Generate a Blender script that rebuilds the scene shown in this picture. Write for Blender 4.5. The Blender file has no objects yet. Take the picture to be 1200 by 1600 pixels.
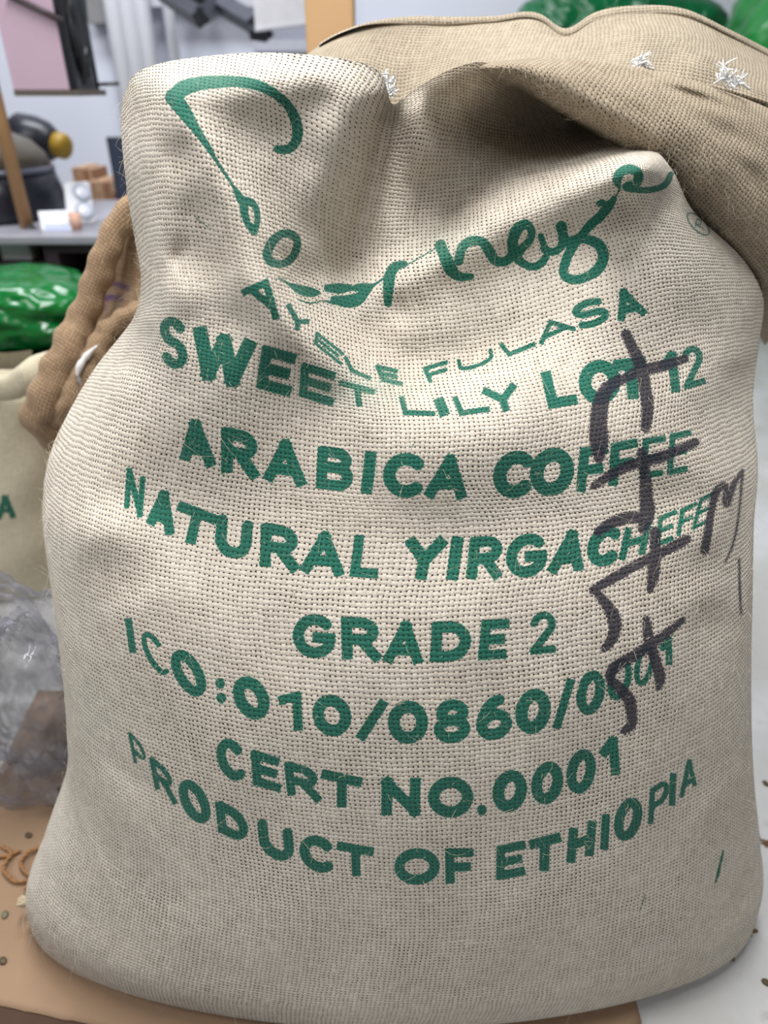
import bpy, math, random
import numpy as np
from mathutils import Vector, noise as mnoise

random.seed(7); rng = np.random.default_rng(7)
scene = bpy.context.scene
C = scene.collection

# ------------------------------------------------------------------ camera
CAM_Z, PITCH, F = 0.85, math.radians(31.0), 1100.0      # focal length in pixels of the 1200x1600 frame
cam_data = bpy.data.cameras.new('camera')
cam_data.sensor_fit = 'VERTICAL'; cam_data.sensor_height = 36.0; cam_data.lens = 36.0 * F / 1600.0
cam_data.clip_start = 0.02
cam_data.dof.use_dof = True; cam_data.dof.focus_distance = 0.60; cam_data.dof.aperture_fstop = 3.6
cam = bpy.data.objects.new('camera', cam_data); C.objects.link(cam)
cam.location = (0, 0, CAM_Z); cam.rotation_euler = (math.pi/2 - PITCH, 0, 0)
scene.camera = cam

# ------------------------------------------------------------------ light
world = bpy.data.worlds.new('world'); scene.world = world; world.use_nodes = True
bg = world.node_tree.nodes['Background']
bg.inputs[0].default_value = (0.96, 0.97, 1.0, 1); bg.inputs[1].default_value = 0.14
def area(name, loc, sx, sy, power, col=(1, 1, 1), aim=None):
    d = bpy.data.lights.new(name, 'AREA'); d.shape = 'RECTANGLE'; d.size = sx; d.size_y = sy
    d.energy = power; d.color = col
    o = bpy.data.objects.new(name, d); C.objects.link(o); o.location = loc
    t = Vector(aim) if aim else Vector((loc[0], loc[1], 0))
    o.rotation_euler = (t - Vector(loc)).to_track_quat('-Z', 'Y').to_euler()
    return o
area('ceiling_and_fill_light', (0.0, 0.72, 2.4), 0.30, 1.3, 50, (1.0, 0.995, 0.985))
area('ceiling_and_fill_light', (-1.9, 0.0, 2.2), 0.4, 1.2, 24, (1.0, 0.995, 0.985), (0, 0.6, 0.5))  # added left key that shapes the folds, not a ceiling fixture
area('ceiling_and_fill_light', (0.3, -0.9, 2.4), 0.4, 1.2, 12, (1.0, 0.99, 0.98), (0, 0.5, 0.4))  # added front fill that brightens the lower belly of the sack
area('ceiling_and_fill_light', (-0.9, 2.0, 2.7), 1.6, 0.5, 58, (0.92, 0.96, 1.0))
scene.view_settings.view_transform = 'Standard'
scene.view_settings.look = 'None'
scene.view_settings.gamma = 1.0
scene.view_settings.use_curve_mapping = False
scene.view_settings.exposure = -0.03

# ------------------------------------------------------------------ helpers
CP, SP = math.cos(PITCH), math.sin(PITCH)
def at(px, py, Y):
    """world point at distance Y in front of the camera position, seen at a pixel (scalars or arrays)"""
    px = np.asarray(px, float); py = np.asarray(py, float); Y = np.asarray(Y, float)
    xc = (px - 600.0) / F; yc = (800.0 - py) / F
    k = Y / (CP + yc * SP)
    return np.stack(np.broadcast_arrays(xc * k, Y, CAM_Z + k * (-SP + yc * CP)), -1)
def P(px, py, Y): return Vector(at(px, py, Y).tolist())
def on_z(px, py, z=0.0):
    yc = (800.0 - py) / F
    t = (SP - yc * CP) / (CP + yc * SP)
    return P(px, py, (CAM_Z - z) / t)
def y_at(py, z):
    yc = (800.0 - np.asarray(py, float)) / F
    return (CAM_Z - z) * (CP + yc * SP) / (SP - yc * CP)

def S(r, g, b):                                   # sRGB 0-255 to linear
    f = lambda c: (c/255)/12.92 if c/255 <= 0.04045 else ((c/255 + 0.055)/1.055)**2.4
    return (f(r), f(g), f(b), 1.0)

def tag(o, label=None, cat=None, group=None, kind=None):
    if label: o['label'] = label
    if cat: o['category'] = cat
    if group: o['group'] = group
    if kind: o['kind'] = kind
    return o
def empty(name, loc, label, cat, group=None):
    o = bpy.data.objects.new(name, None); C.objects.link(o); o.location = loc; o.empty_display_size = 0.05
    return tag(o, label, cat, group)
def link(name, me, mat, parent=None, smooth=True):
    o = bpy.data.objects.new(name, me); C.objects.link(o)
    if mat: me.materials.append(mat)
    if parent is not None:
        o.parent = parent; o.matrix_parent_inverse = parent.matrix_world.inverted() if False else o.matrix_parent_inverse
        off = parent_offset(parent)
        me.transform(__import__('mathutils').Matrix.Translation(-off))
    if smooth: me.polygons.foreach_set('use_smooth', [True] * len(me.polygons))
    return o
def parent_offset(p):
    off = Vector((0, 0, 0))
    while p is not None:
        off += p.location; p = p.parent
    return off
def mesh(name, verts, faces):
    me = bpy.data.meshes.new(name)
    me.from_pydata([tuple(v) for v in verts], [], [tuple(f) for f in faces]); me.update()
    return me
def obj(name, verts, faces, mat, parent=None, smooth=False):
    return link(name, mesh(name, verts, faces), mat, parent, smooth)

class MB:
    """collects pieces of ONE part"""
    def __init__(s): s.v = []; s.f = []
    def add(s, v, f):
        n = len(s.v); s.v += [tuple(p) for p in v]; s.f += [tuple(i + n for i in q) for q in f]; return s
    def hexa(s, p):      # 8 corners: bottom ring 0-3, top ring 4-7
        return s.add(p, [(0,3,2,1),(4,5,6,7),(0,1,5,4),(1,2,6,5),(2,3,7,6),(3,0,4,7)])
    def box(s, a, b):
        x0,y0,z0 = a; x1,y1,z1 = b
        return s.hexa([(x0,y0,z0),(x1,y0,z0),(x1,y1,z0),(x0,y1,z0),(x0,y0,z1),(x1,y0,z1),(x1,y1,z1),(x0,y1,z1)])
    def tube(s, pts, r, n=10, cap=True):
        pts = [Vector(p) for p in pts]; rr = r if hasattr(r, '__len__') else [r]*len(pts)
        n0 = len(s.v); up = Vector((0.13, 0.21, 0.97))
        for i, p in enumerate(pts):
            d = (pts[min(i+1, len(pts)-1)] - pts[max(i-1, 0)]).normalized()
            a = d.cross(up)
            if a.length < 1e-3: a = d.cross(Vector((1, 0, 0)))
            a.normalize(); b = a.cross(d).normalized()
            for k in range(n):
                t = 2*math.pi*k/n; s.v.append(tuple(p + (a*math.cos(t) + b*math.sin(t))*rr[i]))
        for i in range(len(pts)-1):
            for k in range(n):
                s.f.append((n0+i*n+k, n0+i*n+(k+1) % n, n0+(i+1)*n+(k+1) % n, n0+(i+1)*n+k))
        if cap:
            s.f.append(tuple(n0 + k for k in reversed(range(n)))); e = n0 + (len(pts)-1)*n
            s.f.append(tuple(e + k for k in range(n)))
        return s
    def lathe(s, c, prof, n=40, axis=None):
        ax = Vector(axis or (0, 0, 1)).normalized()
        a = ax.orthogonal().normalized(); b = ax.cross(a); c = Vector(c); n0 = len(s.v)
        for r, h in prof:
            for k in range(n):
                t = 2*math.pi*k/n; s.v.append(tuple(c + ax*h + (a*math.cos(t) + b*math.sin(t))*max(r, 1e-4)))
        for i in range(len(prof)-1):
            for k in range(n):
                s.f.append((n0+i*n+k, n0+i*n+(k+1) % n, n0+(i+1)*n+(k+1) % n, n0+(i+1)*n+k))
        s.f.append(tuple(n0 + k for k in reversed(range(n)))); e = n0 + (len(prof)-1)*n
        s.f.append(tuple(e + k for k in range(n)))
        return s
    def build(s, name, mat, parent=None, smooth=False): return obj(name, s.v, s.f, mat, parent, smooth)
def bevel(o, w=0.003, seg=2):
    m = o.modifiers.new('bevel', 'BEVEL'); m.width = w; m.segments = seg; m.limit_method = 'ANGLE'
    return o
def spline_pts(pts, n):
    pts = np.array([tuple(p) for p in pts], float)
    d = np.r_[0, np.cumsum(np.linalg.norm(np.diff(pts, axis=0), axis=1))]
    return pchip(d, pts, np.linspace(0, d[-1], n))

def pchip(x, y, xi):
    """monotone cubic interpolation along axis 0"""
    x = np.asarray(x, float); y = np.asarray(y, float); xi = np.asarray(xi, float)
    one = y.ndim == 1
    if one: y = y[:, None]
    sh = y.shape[1:]; y = y.reshape(len(x), -1)
    h = np.diff(x)[:, None]; dl = np.diff(y, axis=0) / h
    m = np.zeros_like(y)
    if len(x) > 2:
        w1 = 2*h[1:] + h[:-1]; w2 = h[1:] + 2*h[:-1]
        with np.errstate(divide='ignore', invalid='ignore'):
            hm = (w1 + w2) / (w1/dl[:-1] + w2/dl[1:])
        m[1:-1] = np.where(dl[:-1]*dl[1:] > 0, np.nan_to_num(hm), 0)
    m[0] = dl[0]; m[-1] = dl[-1]
    i = np.clip(np.searchsorted(x, xi) - 1, 0, len(x)-2)
    hh = h[i]; t = ((xi - x[i])[:, None]) / hh
    r = ((1+2*t)*(1-t)**2)*y[i] + t*(1-t)**2*hh*m[i] + t*t*(3-2*t)*y[i+1] + t*t*(t-1)*hh*m[i+1]
    r = r.reshape((len(xi),) + sh)
    return r[:, 0] if one else r
def cubic(x, y, xi):
    """Catmull-Rom style cubic (not monotone) along axis 0"""
    x = np.asarray(x, float); y = np.asarray(y, float); xi = np.asarray(xi, float)
    sh = y.shape[1:]; y = y.reshape(len(x), -1)
    m = np.gradient(y, x, axis=0)
    i = np.clip(np.searchsorted(x, xi) - 1, 0, len(x)-2)
    hh = (x[i+1]-x[i])[:, None]; t = ((xi - x[i])[:, None]) / hh
    r = ((1+2*t)*(1-t)**2)*y[i] + t*(1-t)**2*hh*m[i] + t*t*(3-2*t)*y[i+1] + t*t*(t-1)*hh*m[i+1]
    return r.reshape((len(xi),) + sh)

# ------------------------------------------------------------------ materials
class NT:
    def __init__(s, name):
        s.m = bpy.data.materials.new(name); s.m.use_nodes = True; s.t = s.m.node_tree
        s.b = s.t.nodes['Principled BSDF']
    def n(s, typ, **kw):
        nd = s.t.nodes.new(typ)
        for k, v in kw.items(): setattr(nd, k, v)
        return nd
    def put(s, sock, v):
        if isinstance(v, bpy.types.NodeSocket): s.t.links.new(v, sock)
        else: sock.default_value = v
    def M(s, op, a, b=None, c=None, clamp=False):
        nd = s.n('ShaderNodeMath', operation=op, use_clamp=clamp); s.put(nd.inputs[0], a)
        if b is not None: s.put(nd.inputs[1], b)
        if c is not None: s.put(nd.inputs[2], c)
        return nd.outputs[0]
    def mix(s, f, a, b, typ='MIX'):
        nd = s.n('ShaderNodeMix', data_type='RGBA', blend_type=typ)
        s.put(nd.inputs[0], f); s.put(nd.inputs[6], a); s.put(nd.inputs[7], b); return nd.outputs[2]
    def ramp(s, x, lo, hi):
        nd = s.n('ShaderNodeMapRange', interpolation_type='SMOOTHSTEP'); s.put(nd.inputs[0], x)
        nd.inputs[1].default_value = lo; nd.inputs[2].default_value = hi; return nd.outputs[0]
    def noise(s, vec, scale, detail=2.0, rough=0.5):
        nd = s.n('ShaderNodeTexNoise'); s.put(nd.inputs['Vector'], vec)
        nd.inputs['Scale'].default_value = scale; nd.inputs['Detail'].default_value = detail
        nd.inputs['Roughness'].default_value = rough; return nd.outputs['Fac']
    def attr(s, name, out='Fac'):
        nd = s.n('ShaderNodeAttribute', attribute_name=name); return nd.outputs[out]
    def set(s, **kw):
        for k, v in kw.items(): s.put(s.b.inputs[k.replace('_', ' ')], v)
        return s

def simple(name, col, rough=0.6, metal=0.0, var=0.12, scale=18.0, bump=0.0, bscale=80.0, **kw):
    t = NT(name); co = t.n('ShaderNodeTexCoord').outputs['Object']
    nf = t.noise(co, scale, 3.0)
    dark = tuple(c*(1-var*1.6) for c in col[:3]) + (1,); lite = tuple(min(1, c*(1+var)) for c in col[:3]) + (1,)
    t.set(Base_Color=t.mix(nf, dark, lite), Roughness=rough, Metallic=metal, **kw)
    if bump:
        b = t.n('ShaderNodeBump'); b.inputs['Strength'].default_value = 1.0; b.inputs['Distance'].default_value = bump
        t.put(b.inputs['Height'], t.noise(co, bscale, 3.0)); t.put(t.b.inputs['Normal'], b.outputs[0])
    return t.m

def weave(name, c_lo, c_hi, c_gap, pitch=0.0042, gap=0.5, depth=0.0009, ink=False, fill=0.0):
    """plain weave of jute threads in cloth coordinates (metres) stored in the attribute 'cloth'"""
    t = NT(name)
    uv = t.attr('cloth', 'Vector')
    wob = t.n('ShaderNodeTexNoise'); t.put(wob.inputs['Vector'], uv)
    wob.inputs['Scale'].default_value = 55.0; wob.inputs['Detail'].default_value = 2.0
    sub = t.n('ShaderNodeVectorMath', operation='SUBTRACT'); t.put(sub.inputs[0], wob.outputs['Color']); sub.inputs[1].default_value = (0.5, 0.5, 0.5)
    sc = t.n('ShaderNodeVectorMath', operation='SCALE'); t.put(sc.inputs[0], sub.outputs[0]); sc.inputs['Scale'].default_value = 0.0042
    ad = t.n('ShaderNodeVectorMath', operation='ADD'); t.put(ad.inputs[0], uv); t.put(ad.inputs[1], sc.outputs[0])
    sep = t.n('ShaderNodeSeparateXYZ'); t.put(sep.inputs[0], ad.outputs[0])
    U = t.M('MULTIPLY', sep.outputs[0], 1/pitch); V = t.M('MULTIPLY', sep.outputs[1], 1/pitch)
    iu, iv = t.M('FLOOR', U), t.M('FLOOR', V)
    fu = t.M('ABSOLUTE', t.M('SUBTRACT', t.M('FRACT', U), 0.5)); fv = t.M('ABSOLUTE', t.M('SUBTRACT', t.M('FRACT', V), 0.5))
    def wn(i, off, along, j):                       # every thread has its own thickness, changing slowly along it
        cx = t.n('ShaderNodeCombineXYZ'); t.put(cx.inputs[0], t.M('ADD', i, off)); t.put(cx.inputs[1], t.M('MULTIPLY', along, 0.22))
        return t.noise(cx.outputs[0], 0.91 + j, 1.0)
    nu, nv = wn(iu, 17.0, V, 0.0), wn(iv, 431.0, U, 0.06)
    big = t.noise(uv, 9.0, 2.0)
    wid = t.M('MULTIPLY_ADD', big, -0.14, 0.415 + 0.07 - 0.10*gap + fill)
    wu = t.M('ADD', wid, t.M('MULTIPLY_ADD', nu, 0.26, -0.13)); wv = t.M('ADD', wid, t.M('MULTIPLY_ADD', nv, 0.26, -0.13))
    def prof(f, w):
        q = t.M('DIVIDE', f, w); return t.M('SQRT', t.M('MAXIMUM', t.M('SUBTRACT', 1.0, t.M('MULTIPLY', q, q)), 0.0))
    pu, pv = prof(fu, wu), prof(fv, wv)
    sgn = lambda i: t.M('SUBTRACT', 1.0, t.M('MULTIPLY', t.M('FLOORED_MODULO', i, 2.0), 2.0))
    eu = t.M('MULTIPLY', sgn(iu), t.M('SINE', t.M('MULTIPLY', V, math.pi)))
    ev = t.M('MULTIPLY', t.M('MULTIPLY', sgn(iv), t.M('SINE', t.M('MULTIPLY', U, math.pi))), -1.0)
    hu = t.M('MULTIPLY', pu, t.M('MULTIPLY_ADD', eu, 0.42, 0.58)); hv = t.M('MULTIPLY', pv, t.M('MULTIPLY_ADD', ev, 0.42, 0.58))
    H = t.M('MAXIMUM', hu, hv)
    top = t.M('GREATER_THAN', hu, hv)
    fib = t.noise(uv, 1500.0, 2.0, 0.7)
    cover = t.ramp(t.M('MAXIMUM', pu, pv), 0.02, 0.35)
    tone = t.M('ADD', t.M('MULTIPLY', top, nu), t.M('MULTIPLY', t.M('SUBTRACT', 1.0, top), nv))
    tone = t.M('ADD', t.M('MULTIPLY_ADD', fib, 0.7, -0.35), tone)
    pat = t.ramp(t.noise(uv, 6.0, 4.0, 0.6), 0.35, 0.75)
    col = t.mix(t.M('MULTIPLY_ADD', pat, -0.25, tone, clamp=True), c_lo, c_hi)
    fleck = t.ramp(t.noise(uv, 190.0, 2.0, 0.6), 0.70, 0.78)
    col = t.mix(t.M('MULTIPLY', fleck, 0.55), col, S(150, 120, 85))
    gapc = c_gap  # dark inside of the sack, painted flat into the holes between threads
    if ink:
        edge = t.M('MULTIPLY_ADD', t.noise(uv, 650.0, 2.0, 0.6), 0.55, -0.275)
        dry = t.M('MULTIPLY_ADD', H, 0.35, -0.28)
        ik = t.ramp(t.M('ADD', t.attr('ink'), t.M('ADD', edge, dry)), 0.38, 0.60)
        sp = t.ramp(t.noise(uv, 420.0, 2.0, 0.6), 0.60, 0.68)
        ik = t.M('MAXIMUM', ik, t.M('MULTIPLY', t.M('MULTIPLY', sp, t.attr('smudge')), 0.8))
        tb = t.M('MULTIPLY_ADD', fib, 0.9, t.M('MULTIPLY', pat, 0.3), clamp=True)
        green = t.mix(tb, S(0, 72, 59), S(8, 116, 96))
        green = t.mix(t.ramp(fib, 0.66, 0.82), green, S(70, 146, 120))
        col = t.mix(t.M('MULTIPLY', ik, 0.96), col, green)
        gapc = t.mix(ik, c_gap, S(4, 52, 38))
        tint = t.M('MULTIPLY', t.attr('tint'), 0.30)
        col = t.mix(tint, col, S(150, 190, 165))
        mk = t.M('ADD', t.attr('marker'), t.M('ADD', t.M('MULTIPLY', edge, 1.5), t.M('MULTIPLY_ADD', H, 0.45, -0.36)))
        mk = t.ramp(mk, 0.26, 0.58)
        col = t.mix(t.M('MULTIPLY', mk, 0.94), col, t.mix(fib, S(22, 22, 32), S(66, 63, 76)))
        gapc = t.mix(mk, gapc, S(25, 24, 30))
    tan = t.attr('tan')
    col = t.mix(tan, col, t.mix(t.M('ADD', tone, 0.0, clamp=True), S(174, 152, 120), S(204, 184, 152)))
    col = t.mix(cover, gapc, col)
    b = t.n('ShaderNodeBump'); b.inputs['Strength'].default_value = 1.0; b.inputs['Distance'].default_value = depth
    t.put(b.inputs['Height'], t.M('MULTIPLY_ADD', fib, 0.30, H)); t.put(t.b.inputs['Normal'], b.outputs[0])
    t.set(Base_Color=col, Roughness=0.92)
    t.put(t.b.inputs['Specular IOR Level'], 0.15)
    t.put(t.b.inputs['Sheen Weight'], 0.08); t.put(t.b.inputs['Sheen Roughness'], 0.5)
    return t.m

JUTE = weave('printed_jute', S(188, 177, 161), S(224, 216, 204), S(46, 39, 31), ink=True, gap=0.55)
JUTE_BACK = weave('natural_jute', S(150, 137, 118), S(178, 166, 146), S(80, 68, 54), gap=0.35)
JUTE_FOLD = weave('tan_jute', S(148, 133, 113), S(177, 163, 141), S(58, 48, 37), gap=0.5)
JUTE_BROWN = weave('brown_jute', S(142, 116, 90), S(182, 156, 126), S(92, 70, 50), pitch=0.0042, gap=0.4, depth=0.0012)
JUTE_PALE = weave('pale_jute', S(192, 182, 156), S(220, 212, 190), S(120, 108, 86), pitch=0.0042, gap=0.2, depth=0.001, ink=True)
FIBRE = simple('fibre', S(225, 212, 188), 0.9)
THREAD = simple('white_thread', S(238, 238, 238), 0.8)
TWINE = simple('twine', S(160, 118, 78), 0.9, bump=0.002, bscale=300)

# ------------------------------------------------------------------ the setting
def floor_mat():
    t = NT('concrete'); co = t.n('ShaderNodeTexCoord').outputs['Object']
    a = t.noise(co, 3.5, 5.0, 0.6); b = t.noise(co, 28.0, 3.0)
    col = t.mix(t.ramp(a, 0.35, 0.7), S(182, 182, 180), S(206, 208, 212))
    col = t.mix(t.M('MULTIPLY', t.ramp(b, 0.62, 0.75), 0.35), col, S(140, 130, 115))
    t.set(Base_Color=col, Roughness=0.55); return t.m
o = MB().box((-4, -1.5, -0.05), (4, 3.4, 0)).build('floor', floor_mat()); tag(o, kind='structure')
WALL = simple('wall_paint', S(214, 217, 230), 0.8, var=0.03, scale=2)
o = MB().box((-4, 3.2, 0), (4, 3.35, 3.0)).build('wall_back', WALL); tag(o, kind='structure')

# ------------------------------------------------------------------ lettering: strokes in pixels on the cloth
def arc(cx, cy, rx, ry, a0, a1, n=14):
    return [(cx + rx*math.cos(math.radians(a0 + (a1-a0)*i/n)), cy + ry*math.sin(math.radians(a0 + (a1-a0)*i/n))) for i in range(n+1)]
LNS = {
 'A': [[(0,0),(.5,1)],[(.5,1),(1,0)],[(.2,.27),(.8,.27)]],
 'B': [[(0,0),(0,1)],[(0,1)]+arc(.58,.77,.34,.23,90,-90)+[(0,.54)],[(0,.54)]+arc(.62,.27,.38,.27,90,-90)+[(0,0)]],
 'C': [arc(.55,.5,.55,.5,48,312,22)],
 'D': [[(0,0),(0,1)],[(0,1)]+arc(.42,.5,.58,.5,90,-90)+[(0,0)]],
 'E': [[(0,0),(0,1)],[(0,1),(1,1)],[(0,.5),(.85,.5)],[(0,0),(1,0)]],
 'F': [[(0,0),(0,1)],[(0,1),(1,1)],[(0,.48),(.85,.48)]],
 'G': [arc(.52,.5,.52,.5,48,330,22)+[(1,.46)],[(.6,.46),(1,.46)]],
 'H': [[(0,0),(0,1)],[(1,0),(1,1)],[(0,.5),(1,.5)]],
 'I': [[(.5,0),(.5,1)]],
 'L': [[(0,1),(0,0)],[(0,0),(1,0)]],
 'N': [[(0,0),(0,1)],[(0,1),(1,0)],[(1,0),(1,1)]],
 'O': [arc(.5,.5,.5,.5,0,360,28)],
 'P': [[(0,0),(0,1)],[(0,1)]+arc(.55,.73,.45,.27,90,-90)+[(0,.46)]],
 'R': [[(0,0),(0,1)],[(0,1)]+arc(.52,.74,.42,.26,90,-90)+[(0,.48)],[(.5,.46),(1,0)]],
 'S': [arc(.5,.755,.48,.245,35,270,14)[:-1]+arc(.5,.255,.5,.255,90,-145,14)],
 'T': [[(0,1),(1,1)],[(.5,1),(.5,0)]],
 'U': [[(0,1)]+arc(.5,.42,.5,.42,180,360)+[(1,1)]],
 'W': [[(0,1),(.25,0)],[(.25,0),(.5,.95)],[(.5,.95),(.75,0)],[(.75,0),(1,1)]],
 'Y': [[(0,1),(.5,.45)],[(1,1),(.5,.45)],[(.5,.45),(.5,0)]],
 '0': [arc(.5,.5,.5,.5,0,360,28)],
 '1': [[(1,0),(1,1)],[(0,.78),(1,1)]],
 '2': [arc(.46,.72,.48,.28,165,-25,14)+[(0,0)],[(0,0),(1,0)]],
 '6': [arc(.5,.3,.5,.3,0,360,24),arc(.72,.3,.72,.72,180,95,10)],
 '8': [arc(.5,.76,.42,.24,0,360,22),arc(.5,.27,.5,.27,0,360,24)],
 '/': [[(0,0),(1,1)]],
 ':': [[(.5,.14),(.5,.16)],[(.5,.62),(.5,.64)]],
 '.': [[(.5,.02),(.5,.04)]],
}
ROWS_TXT = [
 ('SWEET', [(272,576,270,495,44),(343,600,352,519,98),(427,614,437,545,56),(494,628,498,573,56),(562,636,557,600,58)]),
 ('LILY', [(656,650,648,619,52),(696,651,684,621,22),(743,647,730,616,50),(792,644,778,602,54)]),
 ('LOT', [(881,636,867,577,48),(940,632,934,562,66),(990,625,983,559,54)]),
 ('12', [(1050,616,1042,550,28),(1086,605,1080,540,36)]),
 ('AYELE', [(405,481,417,436,60),(464,517,466,486,38),(512,555,516,534,46),(565,588,552,562,34),(614,600,603,573,36)]),
 ('FULASA', [(690,594,679,568,40),(745,575,741,552,56),(817,549,800,528,46),(873,528,858,500,58),(930,511,915,468,54),(990,498,972,451,46)]),
 ('ARABICA', [(310,726,304,655,56),(375,745,375,671,60),(445,757,446,686,66),(522,767,525,699,58),(572,773,580,704,24),(630,778,634,707,68),(695,780,705,710,66)]),
 ('COFFEE', [(800,779,806,704,66),(860,776,865,699,70),(922,768,929,696,46),(972,758,976,688,44),(1018,747,1023,682,38),(1058,740,1064,674,34)]),
 ('NATURAL', [(208,802,213,737,30),(250,829,257,766,44),(297,851,310,793,64),(362,873,368,808,58),(436,891,438,820,62),(503,899,508,830,68),(568,903,577,836,46)]),
 ('YIRGACHEFE', [(657,907,668,839,64),(706,908,716,837,25),(755,906,762,837,56),(820,903,826,833,66),(882,895,896,828,56),(940,886,948,821,54),(987,872,998,819,42),(1038,850,1044,801,30),(1070,833,1077,789,28),(1093,823,1106,773,26)]),
 ('GRADE', [(490,1029,492,959,68),(565,1033,563,964,62),(629,1038,635,970,62),(703,1035,706,970,64),(769,1031,775,967,46)]),
 ('2', [(848,1022,850,955,42)]),
 ('ICO:010/0860/0001', [(208,1021,200,965,15),(251,1052,232,988,38),(303,1087,286,1017,54),(347,1106,342,1042,18),(396,1124,389,1057,58),(455,1140,452,1078,38),(519,1151,518,1085,62),(575,1158,588,1092,38),(637,1163,638,1094,64),(706,1162,707,1092,58),(771,1157,774,1086,57),(832,1147,834,1076,57),(876,1138,886,1061,26),(922,1117,924,1048,46),(966,1094,970,1029,39),(1004,1071,1010,1008,33),(1041,1043,1040,996,20)]),
 ('CERT', [(365,1219,357,1154,46),(418,1233,414,1177,46),(476,1249,470,1195,54),(534,1263,534,1208,66)]),
 ('NO.0001', [(626,1276,627,1214,62),(704,1278,704,1213,72),(753,1275,753,1212,18),(796,1269,797,1203,55),(854,1257,856,1190,51),(907,1240,909,1171,47),(955,1216,950,1154,30)]),
 ('PRODUCT', [(222,1204,212,1154,26),(260,1246,250,1194,36),(310,1285,298,1220,50),(366,1311,360,1260,50),(434,1344,429,1286,56),(497,1363,494,1305,56),(557,1370,555,1319,60)]),
 ('OF', [(651,1383,652,1325,72),(719,1382,718,1325,46)]),
 ('ETHIOPIA', [(798,1372,799,1317,47),(850,1362,852,1306,52),(906,1344,911,1287,44),(944,1329,947,1271,17),(980,1313,983,1247,45),(1028,1281,1031,1223,32),(1050,1260,1052,1207,14),(1075,1238,1077,1186,28)]),
]
def letter_strokes():
    """polylines [(x, y, half width)...], flag for square ends"""
    out = []
    for word, L in ROWS_TXT:
        mid = [((a+c)/2, (b+d)/2) for a, b, c, d, w in L]
        for i, ch in enumerate(word):
            xb, yb, xt, yt, w = L[i]
            j0, j1 = max(i-1, 0), min(i+1, len(L)-1)
            if j0 == j1: tx, ty = 1.0, -0.1
            else:
                tx, ty = mid[j1][0]-mid[j0][0], mid[j1][1]-mid[j0][1]; q = abs(tx) if abs(tx) > 1 else 1; tx, ty = tx/q, ty/q
            h = math.hypot(xt-xb, yt-yb)
            we = w*abs(tx*(yt-yb) - ty*(xt-xb))/h                 # width across the stems
            hw = max(min((0.130 if ch in 'EBRAS86GF' else 0.144)*h, (0.178 if we > 42 else 0.150)*we), 2.6)
            if ch == 'I': hw = max(w*0.40, 3.5)
            if ch in '1/': hw = max(min(0.125*h, 0.27*w), 3.2)
            if ch in ':.': hw = 8.0
            fx = min(hw / w, 0.45); fy = min(hw / h, 0.3)
            for st in LNS[ch]:
                pl = []
                for (x, y) in st:
                    X = (fx + x*(1-2*fx) - 0.5) * w; Y = fy + y*(1-2*fy)
                    pl.append((xb + (xt-xb)*Y + tx*X, yb + (yt-yb)*Y + ty*X, hw))
                line = len(st) == 2
                out.append((pl, line and ch not in ':.'))
    return out
SCRIPT = [
 [(271,151,9),(285,139,10),(310,131,9),(340,128,8),(375,128,7),(405,134,7),(430,147,6),(450,165,6),(462,188,7),(465,210,7),(460,225,6),(448,234,6),(433,233,5)],
 [(271,152,11),(290,178,9),(305,200,6),(325,230,4),(345,262,3),(365,292,3),(378,314,6)],
 [(380,314,6),(392,316,5),(401,328,4),(402,345,4),(398,362,4)],[(381,318,6),(383,338,5),(390,354,4),(397,366,3)],
 [(417,397,6),(425,378,6),(448,364,5),(463,372,5),(463,390,5),(452,407,5),(436,413,5),(421,407,6),(417,397,6)],
 [(436,434,1.5),(452,444,3),(470,453,6),(488,457,6),(500,458,2)],[(465,468,1.5),(485,474,2),(505,470,1.5),(522,474,3)],
 [(512,450,5),(530,451,7),(545,450,5)],[(553,450,4),(570,449,6),(582,446,3)],[(522,468,5),(540,471,8),(560,467,8),(572,456,5),(582,447,3),(600,435,2),(640,412,1.5),(690,382,1.5)],
 [(632,412,4),(618,416,6),(610,428,7),(607,447,7),(606,474,5)],
 [(688,383,7),(697,405,8),(705,422,8),(718,432,6),(736,432,4)],
 [(717,408,6),(722,387,6),(735,377,6),(753,378,6),(765,393,7),(775,408,6),(788,409,6),(800,399,6),(801,377,7),(809,357,7),(822,350,6),(831,361,5),(826,378,5),(812,392,6),(808,402,6),(820,413,5),(836,417,5),(849,408,5),(855,396,4),(848,378,4),(845,369,4)],
 [(850,388,5),(863,394,5),(876,387,5),(880,370,6),(877,354,7)],[(879,372,6),(893,382,6),(903,371,5)],
 [(895,374,5),(918,374,6),(937,384,7),(943,400,7),(935,420,7),(915,433,6),(894,437,6),(881,429,6),(883,411,6),(892,391,6),(906,371,5),(922,352,6),(940,336,6),(955,318,5),(959,311,4)],
 [(930,345,4),(938,330,3),(950,318,4)],[(936,318,4),(941,316,4)],
 [(957,314,2),(968,294,2.5),(964,281,6),(969,270,6),(984,264,6),(997,270,6),(996,284,6),(978,292,5),(1000,297,4),(1020,296,4),(1040,288,4),(1048,273,4)],
 [(1091+19*math.cos(a)*.9+8*math.sin(a)*.5, 350+15*math.sin(a)+9*math.cos(a), 1.4) for a in np.linspace(0, 2*math.pi, 20)],
 [(1087,355,1.2),(1089,342,1.2),(1097,346,1.2),(1094,351,1.2),(1088,350,1.2),(1100,358,1.2)],
 [(302,337,.8),(318,350,1.1),(335,361,.8)],[(1008,1398,1.0),(1000,1424,1.3)],[(648,690,1.0),(641,705,.8)],
 [(1130,1330,2),(1122,1365,3),(1118,1378,2)],
]
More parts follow.
